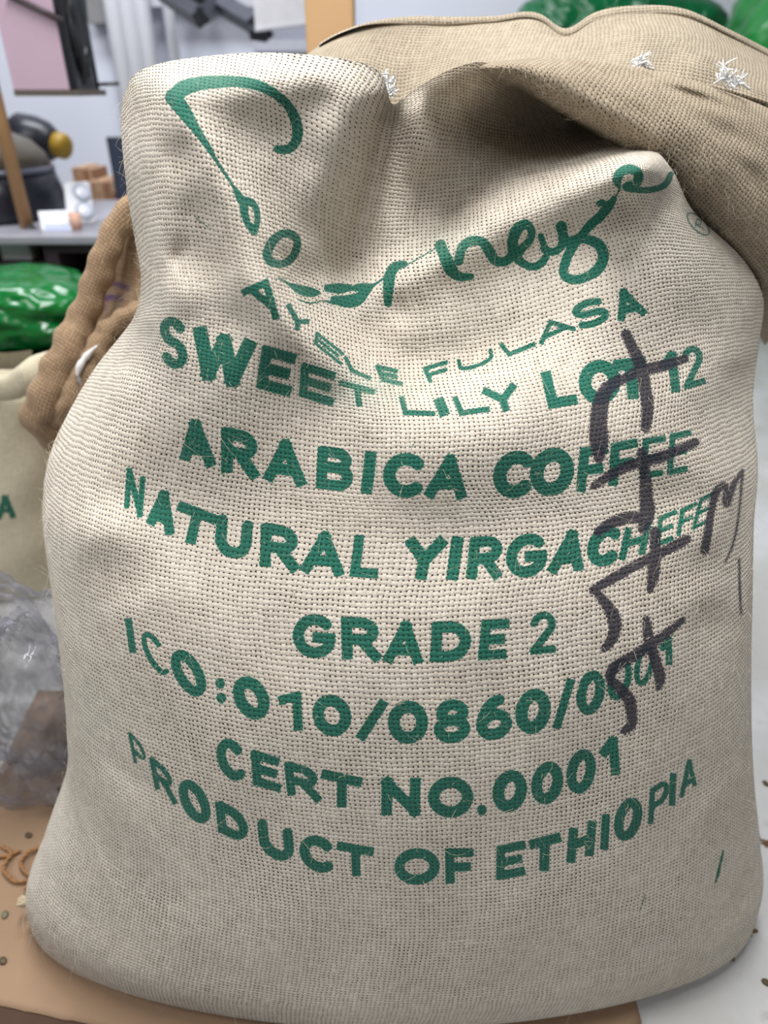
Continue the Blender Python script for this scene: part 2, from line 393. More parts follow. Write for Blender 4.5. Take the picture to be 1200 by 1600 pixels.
MARK = [
 [(978,522,8),(989,545,9),(1002,576,10),(1007,602,10),(1012,639,10),(1009,668,8)],
 [(973,593,7),(1002,579,9),(1030,573,9),(1070,561,7)],
 [(968,594,9),(948,608,11),(939,630,13),(935,661,14),(936,695,14),(936,716,8)],
 [(928,760,6),(956,741,8),(987,726,8),(1030,715,9),(1087,691,7)],
 [(1003,707,8),(1007,735,9),(1010,777,11),(1011,806,12),(1004,826,8)],
 [(1013,811,9),(985,809,10),(956,817,9),(934,831,7)],
 [(1023,832,9),(1024,863,9),(1021,897,10),(1016,921,6)],
 [(1072,843,8),(1041,860,8),(996,882,8),(956,905,8),(927,922,7)],
 [(934,928,7),(948,945,9),(958,962,11),(961,982,10),(953,1004,8),(944,1014,6)],
 [(1067,969,5),(1041,990,7),(1013,1010,8),(982,1030,9),(959,1044,9),(953,1058,8),(968,1075,9),(982,1092,10),(987,1115,9),(985,1135,8),(975,1142,6)],
 [(1010,967,6),(1014,999,9),(1024,1033,9),(1031,1064,8),(1029,1074,5)],
 [(1101,860,7),(1106,834,7),(1112,797,6),(1123,763,6),(1131,757,5),(1135,787,6),(1146,758,5),(1160,735,3)],
 [(1160,735,3),(1157,777,2),(1152,820,2),(1143,857,2),(1133,879,2)],
 [(1155,874,2),(1156,925,2.5),(1158,959,2)],
]
def paint(px, py, strokes, soft=3.0):
    """stroke coverage 0..1 (0.5 on the outline) for points of the cloth"""
    ink = np.zeros(px.shape)
    for item in strokes:
        pl, sq = item if isinstance(item, tuple) else (item, False)
        pts = np.array(pl, float); mx = pts[:, 2].max()*1.5 + soft*2
        x0, y0 = pts[:, 0].min()-mx, pts[:, 1].min()-mx; x1, y1 = pts[:, 0].max()+mx, pts[:, 1].max()+mx
        idx = np.nonzero((px > x0) & (px < x1) & (py > y0) & (py < y1))[0]
        if not len(idx): continue
        X, Y = px[idx], py[idx]; best = np.full(len(idx), -1e3)
        for i in range(len(pts)-1):
            a, b = pts[i], pts[i+1]; d = b[:2]-a[:2]; L = math.hypot(*d)
            if L < 1e-6: continue
            d = d/L; u = (X-a[0])*d[0] + (Y-a[1])*d[1]; w = np.abs(-(X-a[0])*d[1] + (Y-a[1])*d[0])
            if sq:
                e = a[2]*0.92; du = np.maximum(-e-u, u-L-e); best = np.maximum(best, -np.maximum(w-a[2], du))
            else:
                t = np.clip(u, 0, L); hw = a[2] + (b[2]-a[2])*t/L
                best = np.maximum(best, hw - np.hypot(u-t, w))
        ink[idx] = np.maximum(ink[idx], np.clip(0.5 + best/(2*soft), 0, 1))
    return ink

# ------------------------------------------------------------------ the printed sack
NU, NV = 680, 780
th = np.linspace(-1, 1, NU)
s_cols = np.sin(th*math.pi/2*0.90)/math.sin(math.pi/2*0.90)
LOW = [  # z, y of the front, left silhouette pixel, right silhouette pixel
 (0.006, 0.372, (66,1450), (1150,1460)), (0.02, 0.347, (52,1422), (1172,1425)), (0.06, 0.337, (45,1385), (1183,1370)), (0.13, 0.336, (75,1290), (1178,1285)),
 (0.21, 0.341, (112,1180), (1167,1190)), (0.29, 0.354, (114,1090), (1162,1100)), (0.37, 0.370, (106,980), (1160,990)),
 (0.44, 0.392, (93,865), (1161,880)), (0.50, 0.427, (80,770), (1165,785)), (0.55, 0.474, (88,690), (1172,690))]
UP = [
 [(-1,112,635),(-.8,170,650),(-.6,280,690),(-.3,440,735),(0,610,752),(.3,790,745),(.6,970,705),(.8,1085,660),(1,1178,605)],
 [(-1,152,570),(-.8,200,570),(-.6,290,600),(-.3,440,645),(0,610,668),(.3,790,655),(.6,970,610),(.8,1085,570),(1,1187,530)],
 [(-1,208,497),(-.85,230,500),(-.6,300,520),(-.3,440,565),(0,600,600),(.3,770,582),(.6,940,530),(.8,1070,485),(1,1192,465)],
 [(-1,220,440),(-.85,238,440),(-.6,300,450),(-.3,430,470),(0,590,510),(.3,760,485),(.6,925,430),(.8,1050,402),(1,1158,402)],
 [(-1,212,380),(-.85,232,375),(-.6,290,375),(-.3,410,385),(0,570,420),(.3,740,390),(.6,900,335),(.8,1000,308),(1,1082,328)],
 [(-1,200,310),(-.85,225,305),(-.6,285,300),(-.3,400,300),(0,575,340),(.3,735,310),(.6,880,268),(.8,985,252),(1,1052,268)],
 [(-1,192,240),(-.85,220,230),(-.6,285,225),(-.3,400,220),(0,592,262),(.3,735,235),(.6,860,225),(.8,950,225),(1,1020,232)],
 [(-1,189,180),(-.85,215,160),(-.6,285,150),(-.3,400,145),(-.1,540,155),(0,605,200),(.12,670,165),(.3,745,160),(.6,830,170),(.8,900,185),(1,960,205)],
 [(-1,194,150),(-.9,203,125),(-.8,228,106),(-.6,295,91),(-.3,420,82),(-.12,560,96),(-.05,600,120),(0,612,165),(.08,650,138),(.2,705,108),(.3,745,97),(.6,810,115),(.8,870,140),(1,920,165)],
]
def low_row(z, yf, L, R):
    pL = y_at(L[1], z); pR = y_at(R[1], z)
    s = s_cols; e = np.where(s < 0, pL, pR)
    y = e - (e - yf)*np.sqrt(np.clip(1-np.abs(s)**1.9, 0, 1))
    y = np.maximum(y, yf)
    # edge points at their pixels; ring stays at height z
    xl = at(L[0], L[1], pL)[0]; xr = at(R[0], R[1], pR)[0]
    x = xl + (xr-xl)*(s+1)/2
    dep = y*CP + (CAM_Z-z)*SP
    px = 600 + F*x/dep; yc = (y*SP - (CAM_Z-z)*CP)/dep; py = 800 - F*yc
    return px, py, y
low = [np.stack(low_row(*r), -1) for r in LOW]
upp = []
for r in UP:
    a = np.array(r, float); q = pchip(a[:, 0], a[:, 1:], s_cols)
    k = np.array([1,2,3,4,5,6,7,6,5,4,3,2,1.]); k /= k.sum()
    e = np.concatenate([np.repeat(q[:1], 6, 0), q, np.repeat(q[-1:], 6, 0)])
    sm = np.stack([np.convolve(e[:, i], k, 'valid') for i in range(2)], -1)
    sm[0], sm[-1] = q[0], q[-1]
    upp.append(sm)
# depth of the folded top: scattered points (pixel, pixel, distance) joined by a thin-plate spline
POLY = """262 135 .630 275 165 .602 310 215 .583 345 270 .570 380 325 .562 410 385 .556 432 430 .553 470 490 .550 520 545 .548 580 590 .551 650 612 .556 720 606 .563 800 578 .574
243 140 .645 240 200 .628 238 260 .618 240 340 .606 243 420 .593 250 500 .567 262 570 .543 285 640 .521
194 160 .70 192 240 .69 200 310 .685 212 380 .68 219 440 .665 208 497 .675 170 545 .69 130 605 .675 100 665 .645
612 165 .760 606 190 .772 592 250 .778 572 310 .765 552 370 .742 534 415 .702
570 160 .692 555 220 .692 530 290 .683 505 350 .665 490 400 .640
642 175 .718 640 250 .722 626 310 .728 608 370 .720
228 106 .69 295 91 .70 420 82 .70 560 96 .725 600 122 .745
270 125 .640 300 116 .645 400 108 .652 480 112 .668 550 126 .688 585 148 .710
470 445 .605 505 456 .628 540 462 .643 600 437 .660 690 387 .667 760 340 .670 830 302 .670 900 272 .667 960 250 .661 1005 240 .655 1035 258 .653
455 440 .592 490 482 .595 540 528 .594 590 562 .596 650 583 .598 720 578 .600 800 553 .603 870 520 .607
300 172 .604 335 205 .599 372 258 .594 407 313 .592 437 373 .590
560 435 .682 600 410 .700 690 355 .710 760 305 .718 830 266 .726 900 244 .728 960 232 .722 1010 230 .715
1050 262 .680 1082 328 .700 1158 402 .728 1192 465 .730 1187 530 .72 1178 605 .705 1172 680 .650"""
D = """228 500 .603 233 560 .575 225 620 .553 165 600 .622 190 560 .635 150 650 .60
280 400 .585 300 330 .584 280 240 .600 340 420 .562 300 500 .550 380 500 .543 350 580 .524 450 580 .532 520 620 .529
380 190 .622 450 200 .648 500 160 .669 450 300 .626 420 260 .618 480 360 .640 440 405 .588 480 250 .652
650 340 .727 660 280 .736 710 230 .752 690 180 .732 770 230 .785 850 222 .812 905 212 .822 750 170 .780 820 178 .830 880 180 .840 930 200 .840
650 141 .725 690 118 .692 745 98 .690 660 165 .712 700 140 .690 745 118 .688 810 117 .790 870 142 .830 920 167 .845 960 205 .835
620 480 .648 700 440 .655 800 400 .658 900 360 .655 980 320 .650 1030 300 .648 700 520 .628 800 480 .632 900 440 .632 1000 400 .636 900 520 .600 1000 480 .613 1080 450 .642 560 490 .630 630 520 .626 810 510 .622
1060 345 .662 1100 395 .675 1140 440 .690 1170 500 .698 1100 520 .640 1050 560 .600 1140 600 .645 1165 570 .675 1120 650 .590"""
D = np.array(D.split(), float).reshape(-1, 3)
for ln in POLY.splitlines():                       # creases and outlines, sampled closely
    a = np.array(ln.split(), float).reshape(-1, 3); d = np.r_[0, np.cumsum(np.hypot(*np.diff(a[:, :2], axis=0).T))]
    D = np.vstack([D, pchip(d, a, np.linspace(0, d[-1], int(d[-1]/28)+2))])
extra = []
for r in (low[-3], low[-2], low[-1]):
    for f in np.linspace(0, NU-1, 33).astype(int): extra.append(r[f])
D = np.vstack([D, np.array(extra)])
def tps_fit(p, z, lam):
    n = len(p); r2 = ((p[:, None]-p[None])**2).sum(-1)
    K = 0.5*r2*np.log(r2 + 1e-12) + lam*np.eye(n); Q = np.c_[np.ones(n), p]
    A = np.block([[K, Q], [Q.T, np.zeros((3, 3))]])
    return np.linalg.solve(A, np.r_[z, 0, 0, 0])
dp = D[:, :2]/300.0; dw = tps_fit(dp, D[:, 2], 0.0004)
def tps(px, py):
    q = np.stack([px.ravel(), py.ravel()], -1)/300.0; out = np.empty(len(q))
    for i in range(0, len(q), 20000):
        c = q[i:i+20000]; r2 = ((c[:, None]-dp[None])**2).sum(-1)
        out[i:i+20000] = (0.5*r2*np.log(r2 + 1e-12)) @ dw[:-3] + dw[-3] + c @ dw[-2:]
    return out.reshape(px.shape)

# rows: knots evenly by arc length of the middle column
allpx = np.stack([r[:, :2] for r in low] + upp)                # rows x NU x 2
mid = allpx[:, [NU//4, NU//2, 3*NU//4]]
vk = np.r_[0, np.cumsum(np.linalg.norm(np.diff(mid, axis=0), axis=-1).mean(1) + 8)]
vi = np.linspace(0, vk[-1], NV)
grid = cubic(vk, allpx, vi)
ylow = np.stack([r[:, 2] for r in low])
nlow = len(LOW)
wl = np.clip((vi - vk[nlow-3])/(vk[nlow-1]-vk[nlow-3]), 0, 1); wl = wl*wl*(3-2*wl)
yl = cubic(vk[:nlow], ylow, np.clip(vi, 0, vk[nlow-1]))
Y = yl.copy()
up_i = np.nonzero(wl > 0)[0][0]
sub = 2
gx, gy = grid[up_i:, :, 0], grid[up_i:, :, 1]
yt = tps(gx, gy)
Y[up_i:] = yl[up_i:]*(1-wl[up_i:, None]) + yt*wl[up_i:, None]
Y = np.clip(Y, 0.33, 0.88)
def soften(a, k, it=2):
    for _ in range(it):
        for ax in (0, 1):
            w = np.pad(a, [(k//2+1, k//2) if i == ax else (0, 0) for i in (0, 1)], mode='edge').cumsum(ax)
            a = (np.take(w, range(k, w.shape[ax]), ax) - np.take(w, range(0, w.shape[ax]-k), ax))/k
    return a
edge_w = np.clip((1-np.abs(s_cols))/0.03, 0, 1)[None]
Ys = soften(Y, 7); keep = np.clip((vi - vk[nlow-4])/60, 0, 1)[:, None]*edge_w
Y = Y*(1-keep) + Ys*keep
k_ = 75; Yv = Y.copy()                              # the flanks run smoothly up into the folded top
for _ in range(2):
    w_ = np.pad(Yv, [(k_//2+1, k_//2), (0, 0)], mode='edge').cumsum(0); Yv = (w_[k_:] - w_[:-k_])/k_
win = np.clip((vi-vk[nlow-6])/80, 0, 1)*np.clip((vk[nlow+1]-vi)/60, 0, 1)
band = np.clip((np.abs(s_cols)-0.62)/0.2, 0, 1)
mixw = win[:, None]*band[None]; Y = Y*(1-mixw) + Yv*mixw
PX, PY = grid[..., 0], grid[..., 1]
# soft unevenness of the filled cloth
ss, vv = np.meshgrid(s_cols, vi/300.0)
damp = np.clip(1-np.abs(ss)**6, 0, 1)
Y += damp*(0.0022*np.sin(5.1*ss+1.3*vv+0.4)*np.sin(2.3*vv+1.1) + 0.0014*np.sin(11*ss-2.1*vv)*np.sin(4.7*vv+0.3)
           + 0.0009*np.sin(23*ss+3*vv)*np.sin(6.1*vv-2*ss))
def ridge(x0, y0, x1, y1, w, amp):
    global Y
    dx, dy = x1-x0, y1-y0; L = math.hypot(dx, dy); dx /= L; dy /= L
    u = ((PX-x0)*dx + (PY-y0)*dy)/L; d = -(PX-x0)*dy + (PY-y0)*dx
    Y -= amp*np.exp(-(d/w)**2)*np.clip(1-(2*u-1)**2, 0, 1)**2
ridge(112, 1230, 200, 1460, 10, 0.003); ridge(150, 1180, 300, 1420, 22, 0.004); ridge(118, 1150, 330, 1290, 18, -0.003)
ridge(1040, 960, 1150, 910, 30, 0.004); ridge(1090, 930, 1140, 1010, 24, -0.003); ridge(1060, 1330, 1170, 1180, 20, 0.003)
ridge(1050, 900, 1150, 840, 26, -0.002); ridge(300, 900, 140, 990, 26, 0.002)
PTS = at(PX, PY, Y)
PTS[..., 2] = np.maximum(PTS[..., 2], 0.006)

def smooth2(a, it=2):
    k = max(3, min(a.shape)//14) | 1
    for _ in range(it):
        for ax in (0, 1):
            w = np.pad(a, [(k//2+1, k//2) if i == ax else (0, 0) for i in (0, 1)], mode='edge').cumsum(ax)
            a = (np.take(w, range(k, w.shape[ax]), ax) - np.take(w, range(0, w.shape[ax]-k), ax))/k
    return a
def box1(a, k, ax):
    k = max(3, k) | 1
    for _ in range(2):
        w = np.pad(a, [(k//2+1, k//2) if i == ax else (0, 0) for i in (0, 1)], mode='edge').cumsum(ax)
        a = (np.take(w, range(k, w.shape[ax]), ax) - np.take(w, range(0, w.shape[ax]-k), ax))/k
    return a
def cloth_coords(Pg, c0=None):
    du = np.linalg.norm(np.diff(Pg, axis=1), axis=-1); dv = np.linalg.norm(np.diff(Pg, axis=0), axis=-1)
    du = np.minimum(du, np.median(du, 1, keepdims=True)*1.8); dv = np.minimum(dv, np.median(dv, 1, keepdims=True)*1.8)
    R, K = Pg.shape[:2]
    if min(R, K) > 12:                               # threads keep to the grid lines, spacing changes slowly
        du = box1(box1(du, R//4, 0), K//30, 1); dv = box1(box1(dv, K//3, 1), R//30, 0)
    u = np.concatenate([np.zeros((R, 1)), np.cumsum(du, 1)], 1); u -= u[:, [c0 or K//2]]
    v = np.concatenate([np.zeros((1, K)), np.cumsum(dv, 0)], 0)
    return np.stack([u, v], -1)
def grid_mesh(name, Pg, mat, parent=None, uv=None, flip=False, **attrs):
    R, K = Pg.shape[:2]
    me = bpy.data.meshes.new(name)
    me.vertices.add(R*K); me.vertices.foreach_set('co', np.ascontiguousarray(Pg, dtype=np.float32).ravel())
    i = np.arange(R*K).reshape(R, K)
    q = np.stack([i[:-1, :-1], i[:-1, 1:], i[1:, 1:], i[1:, :-1]], -1).reshape(-1, 4)
    if flip: q = q[:, ::-1]
    n = len(q)
    me.loops.add(n*4); me.loops.foreach_set('vertex_index', np.ascontiguousarray(q, dtype=np.int32).ravel())
    me.polygons.add(n); me.polygons.foreach_set('loop_start', np.arange(0, n*4, 4, dtype=np.int32))
    try: me.polygons.foreach_set('loop_total', np.full(n, 4, dtype=np.int32))
    except Exception: pass
    me.update(calc_edges=True)
    if uv is None: uv = cloth_coords(Pg)
    a = me.attributes.new('cloth', 'FLOAT_VECTOR', 'POINT')
    a.data.foreach_set('vector', np.concatenate([uv.reshape(-1, 2), np.zeros((R*K, 1))], 1).astype(np.float32).ravel())
    for k, val in attrs.items():
        a = me.attributes.new(k, 'FLOAT', 'POINT'); a.data.foreach_set('value', np.asarray(val, dtype=np.float32).ravel())
    return link(name, me, mat, parent, True)

sack = empty('coffee_sack', (0, 0.55, 0), 'large bulging jute coffee sack with green print and black marker, front and centre', 'sack')
uvF = cloth_coords(PTS)
fx, fy = PX.ravel(), PY.ravel()
def smooth_stroke(st):
    a = np.array(st, float); d = np.r_[0, np.cumsum(np.hypot(*np.diff(a[:, :2], axis=0).T))]
    if len(a) < 4 or (np.diff(d) <= 0).any(): return [tuple(p) for p in a]
    return [tuple(p) for p in cubic(d, a, np.linspace(0, d[-1], max(len(a), int(d[-1]/6))))]
SCRIPT = [smooth_stroke(st) for st in SCRIPT]; MARK = [smooth_stroke(st) for st in MARK]
SCRIPT = [[(x, y, h*1.22 + 0.4) if h > 3.5 else (x, y, h) for x, y, h in st] for st in SCRIPT]
ink = paint(fx, fy, letter_strokes() + SCRIPT, 2.6)
mark = paint(fx, fy, MARK, 4.0)
def blobs(lst):
    o_ = np.zeros(len(fx))
    for x, y, rx, ry, a in lst: o_ = np.maximum(o_, a*np.exp(-((fx-x)/rx)**2-((fy-y)/ry)**2))
    return o_
smudge = blobs([(690,790,30,20,.9),(770,800,45,25,.8),(720,660,40,30,.5),(600,905,35,18,.8),(540,925,30,15,.7),(790,1045,40,16,.9),(440,1025,60,22,.5),(500,1060,40,20,.5),(620,935,30,20,.5),(215,780,20,30,.6),(640,690,20,20,.7),(740,690,25,20,.4)])
tint = blobs([(570,605,90,26,.8),(640,615,60,20,.6),(300,110,60,30,.35),(140,1100,40,60,.3),(700,380,60,30,.35),(330,125,60,18,.5)])
# the front cloth turns tan towards the folded-over mouth
tan = np.clip((fx-600)/120, 0, 1)*np.clip((235-fy)/110, 0, 1)
grid_mesh('front_panel', PTS, JUTE, sack, uvF, ink=ink, marker=mark, smudge=smudge, tint=tint, tan=tan*0.6)

# the back of the sack closes the body
nb = 90
tb = np.linspace(0, 1, nb)[None, :, None]
rows_b = np.linspace(0, NV-1, 150).astype(int)
Lp, Rp = PTS[rows_b, 0][:, None], PTS[rows_b, -1][:, None].copy()
iR = np.interp(vi[rows_b], [vk[nlow+2], vk[nlow+4], vk[-1]], [0, .45, 1])[:, None, None]
Rp = Rp*(1-iR) + np.array([at(1250, 300, .86), ]*1)[None]*iR
Rp[:, 0, 2] = np.where(iR[:, 0, 0] > 0, PTS[rows_b, 0, 2]*.5 + .5*Rp[:, 0, 2], Rp[:, 0, 2])
hgt = (Lp[..., 2] + Rp[..., 2])/2
deep = np.interp(hgt[:, 0], [0, .05, .4, .6, .75, .9], [.14, .20, .22, .18, .08, .03])[:, None, None]
back = Lp + (Rp-Lp)*tb + np.array([0, 1, 0])[None, None]*deep*np.sin(np.pi*tb)**0.6
far = np.interp(hgt[:, 0], [0, .45, .6, .7, .9], [.70, .78, .86, .89, .90])[:, None]     # never nearer than the pocket of the mouth
back[..., 1] = back[..., 1] + (np.maximum(far, back[..., 1]) - back[..., 1])*np.clip(np.sin(np.pi*tb[..., 0])*6, 0, 1)
wob_b = np.sin(tb*19)*0.004*np.sin(np.pi*tb)
back[..., 1:2] += wob_b
grid_mesh('back_panel', back, JUTE_BACK, sack, flip=True)
# flat underside
und = np.stack([PTS[0] * [1, 1, 0] + [0, 0, 0.0055], back[0][np.linspace(0, nb-1, NU).astype(int)]*[1, 1, 0] + [0, 0, 0.0055]])
grid_mesh('bottom', und[:, ::8], JUTE_BACK, sack, flip=True)

# the mouth folded over to the right: a thick roll above the pocket
HD = [  # rows from the rolled-under lip over the crest back to the stitching
 [(708,116,.760),(800,142,.785),(850,165,.79),(900,196,.79),(950,226,.79),(1000,262,.79),(1036,300,.80),(1062,345,.81),(1095,385,.815),(1130,430,.82),(1165,480,.825),(1195,540,.83)],
 [(708,112,.732),(798,128,.752),(853,160,.752),(904,190,.75),(954,220,.75),(1004,256,.75),(1048,296,.758),(1078,335,.765),(1112,370,.772),(1148,412,.78),(1182,460,.79),(1215,515,.80)],
 [(709,109,.721),(801,117,.728),(858,146,.724),(910,174,.721),(962,204,.719),(1014,240,.720),(1060,276,.725),(1096,308,.732),(1135,344,.74),(1176,388,.75),(1212,436,.765),(1245,490,.785)],
 [(710,107,.721),(806,103,.724),(868,120,.718),(924,143,.713),(980,172,.711),(1034,204,.713),(1082,236,.718),(1124,266,.725),(1168,300,.735),(1212,342,.748),(1246,390,.765),(1275,440,.79)],
 [(711,105,.722),(812,95,.732),(880,101,.730),(940,114,.730),(1000,134,.731),(1056,158,.732),(1108,184,.735),(1154,210,.741),(1200,240,.75),(1244,280,.765),(1275,320,.785),(1300,370,.81)],
 [(712,104,.728),(820,92,.745),(885,92,.752),(945,97,.758),(1004,106,.765),(1064,122,.768),(1118,140,.771),(1166,158,.776),(1212,180,.785),(1254,210,.80),(1285,250,.82),(1310,300,.84)],
 [(713,106,.738),(820,96,.77),(885,96,.782),(945,100,.79),(1004,108,.795),(1064,122,.797),(1120,138,.80),(1168,154,.805),(1214,172,.815),(1258,198,.83),(1290,235,.85),(1316,280,.87)],
]
HD[0] = [(x, y, d + .055*min(1, k/1.5)) for k, (x, y, d) in enumerate(HD[0])]
shift = [0, -.012, -.028, -.030, -.022, -.008, 0]
HD = [[(x, y, d+e) for x, y, d in r] for r, e in zip(HD, shift)]
hr = np.stack([cubic(np.linspace(0, 1, 12), np.array(r, float), np.linspace(0, 1, 380)) for r in HD])
HG = cubic(np.array([0, .1, .28, .5, .72, .92, 1.0]), hr, np.linspace(0, 1, 240))
hx, hy = HG[..., 0], HG[..., 1]
def dimple(x, y, rx, ry, a, ang=0):
    c_, s_ = math.cos(ang), math.sin(ang); u = ((hx-x)*c_+(hy-y)*s_)/rx; w = (-(hx-x)*s_+(hy-y)*c_)/ry
    return a*np.exp(-u*u-w*w)
HG[..., 2] += dimple(1085, 150, 60, 9, .008, .35) + dimple(1130, 205, 70, 14, .006, .5) + dimple(1010, 118, 40, 7, .005, .2) - dimple(1075, 135, 50, 9, .005, .3) + dimple(1170, 270, 50, 16, .006, .9) + dimple(950, 150, 70, 12, .003, .5)
HG[..., 2] += 0.0012*np.sin(hx/29+hy/41) * np.sin(hy/23)
HP = at(hx, hy, HG[..., 2])
grid_mesh('mouth_fold', HP, JUTE_FOLD, sack)

# flap of the mouth standing behind the stitching
FL = [
 [(400,150,.775),(500,150,.80),(570,170,.815),(612,200,.825),(650,170,.82),(700,140,.80),(770,118,.79),(850,112,.785),(930,114,.785),(1000,116,.785),(1070,128,.785),(1140,142,.788),(1260,180,.80)],
 [(420,128,.82),(500,110,.85),(570,100,.86),(612,115,.86),(650,115,.86),(700,104,.845),(770,92,.83),(850,88,.815),(930,90,.81),(1000,88,.805),(1070,90,.81),(1140,112,.81),(1262,165,.82)],
 [(440,112,.86),(505,78,.885),(570,62,.895),(612,62,.90),(650,68,.895),(700,68,.885),(770,66,.87),(850,62,.86),(930,58,.85),(1000,50,.84),(1070,55,.845),(1140,82,.85),(1264,140,.86)],
 [(455,104,.885),(510,66,.91),(570,44,.915),(612,36,.92),(650,34,.92),(700,36,.92),(770,36,.915),(845,34,.90),(882,56,.885),(930,32,.885),(1000,22,.885),(1070,27,.89),(1140,58,.89),(1266,122,.90)],
 [(460,101,.893),(512,62,.915),(570,39,.92),(612,31,.925),(650,28,.925),(700,29,.925),(770,28,.925),(845,25,.91),(881,47,.895),(930,22,.895),(1000,11,.895),(1070,17,.90),(1140,49,.90),(1268,116,.91)],
]
nfu = 420
fr = []
for r in FL:
    a = np.array(r, float); d = np.linspace(0, 1, len(a)); key = (a[:, 0]-a[0, 0])/(a[-1, 0]-a[0, 0])
    fr.append(np.c_[cubic(key, a, np.linspace(0, 1, nfu))])
fr = np.stack(fr); G = cubic(np.array([0, .3, .62, .92, 1.0]), fr, np.linspace(0, 1, 110))
xx = G[..., 0]
G[..., 2] += 0.006*np.sin(xx/38.0)*np.linspace(0, 1, 110)[:, None]*np.sin(xx/131.0) - 0.004*np.sin(xx/17.0)*np.exp(-((np.linspace(0, 1, 110)[:, None]-0.25)/.18)**2)*np.clip((xx-800)/200, 0, 1)
FP = at(G[..., 0], G[..., 1], G[..., 2])
flap = o = grid_mesh('mouth_flap', FP, JUTE_BACK, sack)
m = o.modifiers.new('thickness', 'SOLIDIFY'); m.thickness = 0.003; m.offset = -1
# folded hem along the flap's upper edge: a doubled strip standing proud of the flap
hp = G[-1][20:]
top_e = at(hp[:, 0], hp[:, 1]-3, hp[:, 2]-0.002)
drop = 9 + 3*np.sin(hp[:, 0]/47.0) + 8*np.exp(-((hp[:, 0]-980)/90)**2)
lip = np.clip((hp[:, 0]-560)/80, 0, 1)
mid_e = at(hp[:, 0], hp[:, 1]+drop*0.5*lip, hp[:, 2]-0.010)
low_e = at(hp[:, 0], hp[:, 1]+drop*lip, hp[:, 2]-0.010)
inn_e = at(hp[:, 0], hp[:, 1]+drop*0.9*lip, hp[:, 2]+0.004)
bk_e = at(hp[:, 0], hp[:, 1]-2, hp[:, 2]+0.006)
grid_mesh('hem', np.stack([inn_e, low_e, mid_e, top_e, bk_e]), JUTE_BACK, flap)

# knots of white sewing thread along the closing seam
def knot(px, py, Y, sz, seed):
    r = random.Random(seed); b = MB(); c = P(px, py, Y)
    for k in range(16):
        d = Vector((r.uniform(-1, 1), r.uniform(-.8, .1), r.uniform(-.5, 1))).normalized()*sz*r.uniform(.5, 1)
        e = Vector((r.uniform(-1, 1), r.uniform(-1, 1), r.uniform(-1, 1)))*sz*.4
        b.tube(spline_pts([c, c + d*.5 + e, c + d], 6), [0.0011, .001, .0009, .0008, .0006, .0003], 5)
    b.build('thread_knot', THREAD, flap, True)
knot(606, 128, .765, .013, 1); knot(602, 148, .775, .010, 2); knot(612, 140, .79, .010, 8); knot(1001, 98, .768, .012, 3); knot(994, 104, .768, .008, 9); knot(1135, 122, .765, .018, 4); knot(1150, 130, .765, .012, 5)
def thread(pts, name='sewing_thread'):
    MB().tube(spline_pts([P(*p) for p in pts], 24), 0.0011, 5).build(name, THREAD, flap, True)
thread([(1115, 132, .765), (1128, 124, .762), (1140, 130, .762), (1158, 132, .762), (1172, 140, .764)])
thread([(985, 105, .77), (1000, 100, .766), (1012, 106, .766), (1022, 108, .77)])

# corner ear of the bottom seam
b = MB(); c = on_z(50, 1408, 0.034); c.x -= 0.002
for k in range(16):
    a = random.uniform(2.2, 4.2); d = Vector((math.cos(a)*.9, random.uniform(-.5, .3), random.uniform(-.5, .6)))*random.uniform(.008, .016)
    b.tube(spline_pts([c + Vector((0.012, 0, random.uniform(-.012, .012))), c + d*.5, c + d], 5), [.004, .0042, .004, .003, .002], 6)
b.build('corner_ear', simple('ear_fibre', S(196, 178, 150), 0.95, bump=0.002, bscale=400), sack, True)

# loose jute hairs standing off the cloth
def hairs(name, Pg, n, parent, rows=None, seed=3):
    g = np.random.default_rng(seed); R, K = Pg.shape[:2]
    i = g.integers(4, R-4, n); j = g.integers(1, K-1, n)
    p0 = Pg[i, j]
    tu = Pg[i, np.minimum(j+1, K-1)] - Pg[i, np.maximum(j-1, 0)]; tv = Pg[np.minimum(i+3, R-1), j] - Pg[i-3, j]
    nn = np.cross(tu, tv); nn /= np.linalg.norm(nn, axis=1, keepdims=True) + 1e-9
    toc = np.array([0, 0, CAM_Z]) - p0; sg = np.sign((nn*toc).sum(1, keepdims=True)); sg[sg == 0] = 1; nn = nn*sg
    rd = g.normal(size=(n, 3)); rd -= (rd*nn).sum(1, keepdims=True)*nn; rd /= np.linalg.norm(rd, axis=1, keepdims=True)
    L = g.gamma(2.2, 0.0030, n)[:, None]; lift = g.uniform(.15, .95, n)[:, None]
    curl = g.normal(size=(n, 3))*0.35
    ns = 5; V = []; 
    side = np.cross(rd, toc); side /= np.linalg.norm(side, axis=1, keepdims=True) + 1e-9
    for k in range(ns):
        t = k/(ns-1); c = p0 + nn*0.0004 + L*(rd*t*(1-.3*lift) + nn*lift*t*(1.1-.55*t) + curl*t*t)
        w = 0.00009*(1-.7*t); V += [c - side*w, c + side*w]
    V = np.stack(V, 1).reshape(-1, 3); f = []
    V[:, 2] = np.maximum(V[:, 2], 0.0058)
    base = np.arange(n)*2*ns
    F4 = np.concatenate([np.stack([base+2*k, base+2*k+1, base+2*k+3, base+2*k+2], -1) for k in range(ns-1)])
    me = bpy.data.meshes.new(name); me.vertices.add(len(V)); me.vertices.foreach_set('co', V.astype(np.float32).ravel())
    q = len(F4); me.loops.add(q*4); me.loops.foreach_set('vertex_index', F4.astype(np.int32).ravel())
    me.polygons.add(q); me.polygons.foreach_set('loop_start', np.arange(0, q*4, 4, dtype=np.int32))
    try: me.polygons.foreach_set('loop_total', np.full(q, 4, dtype=np.int32))
    except Exception: pass
    me.update(calc_edges=True)
    return tag(link(name, me, FIBRE, parent, False), kind='stuff')
hairs('loose_fibres', PTS, 7000, sack)
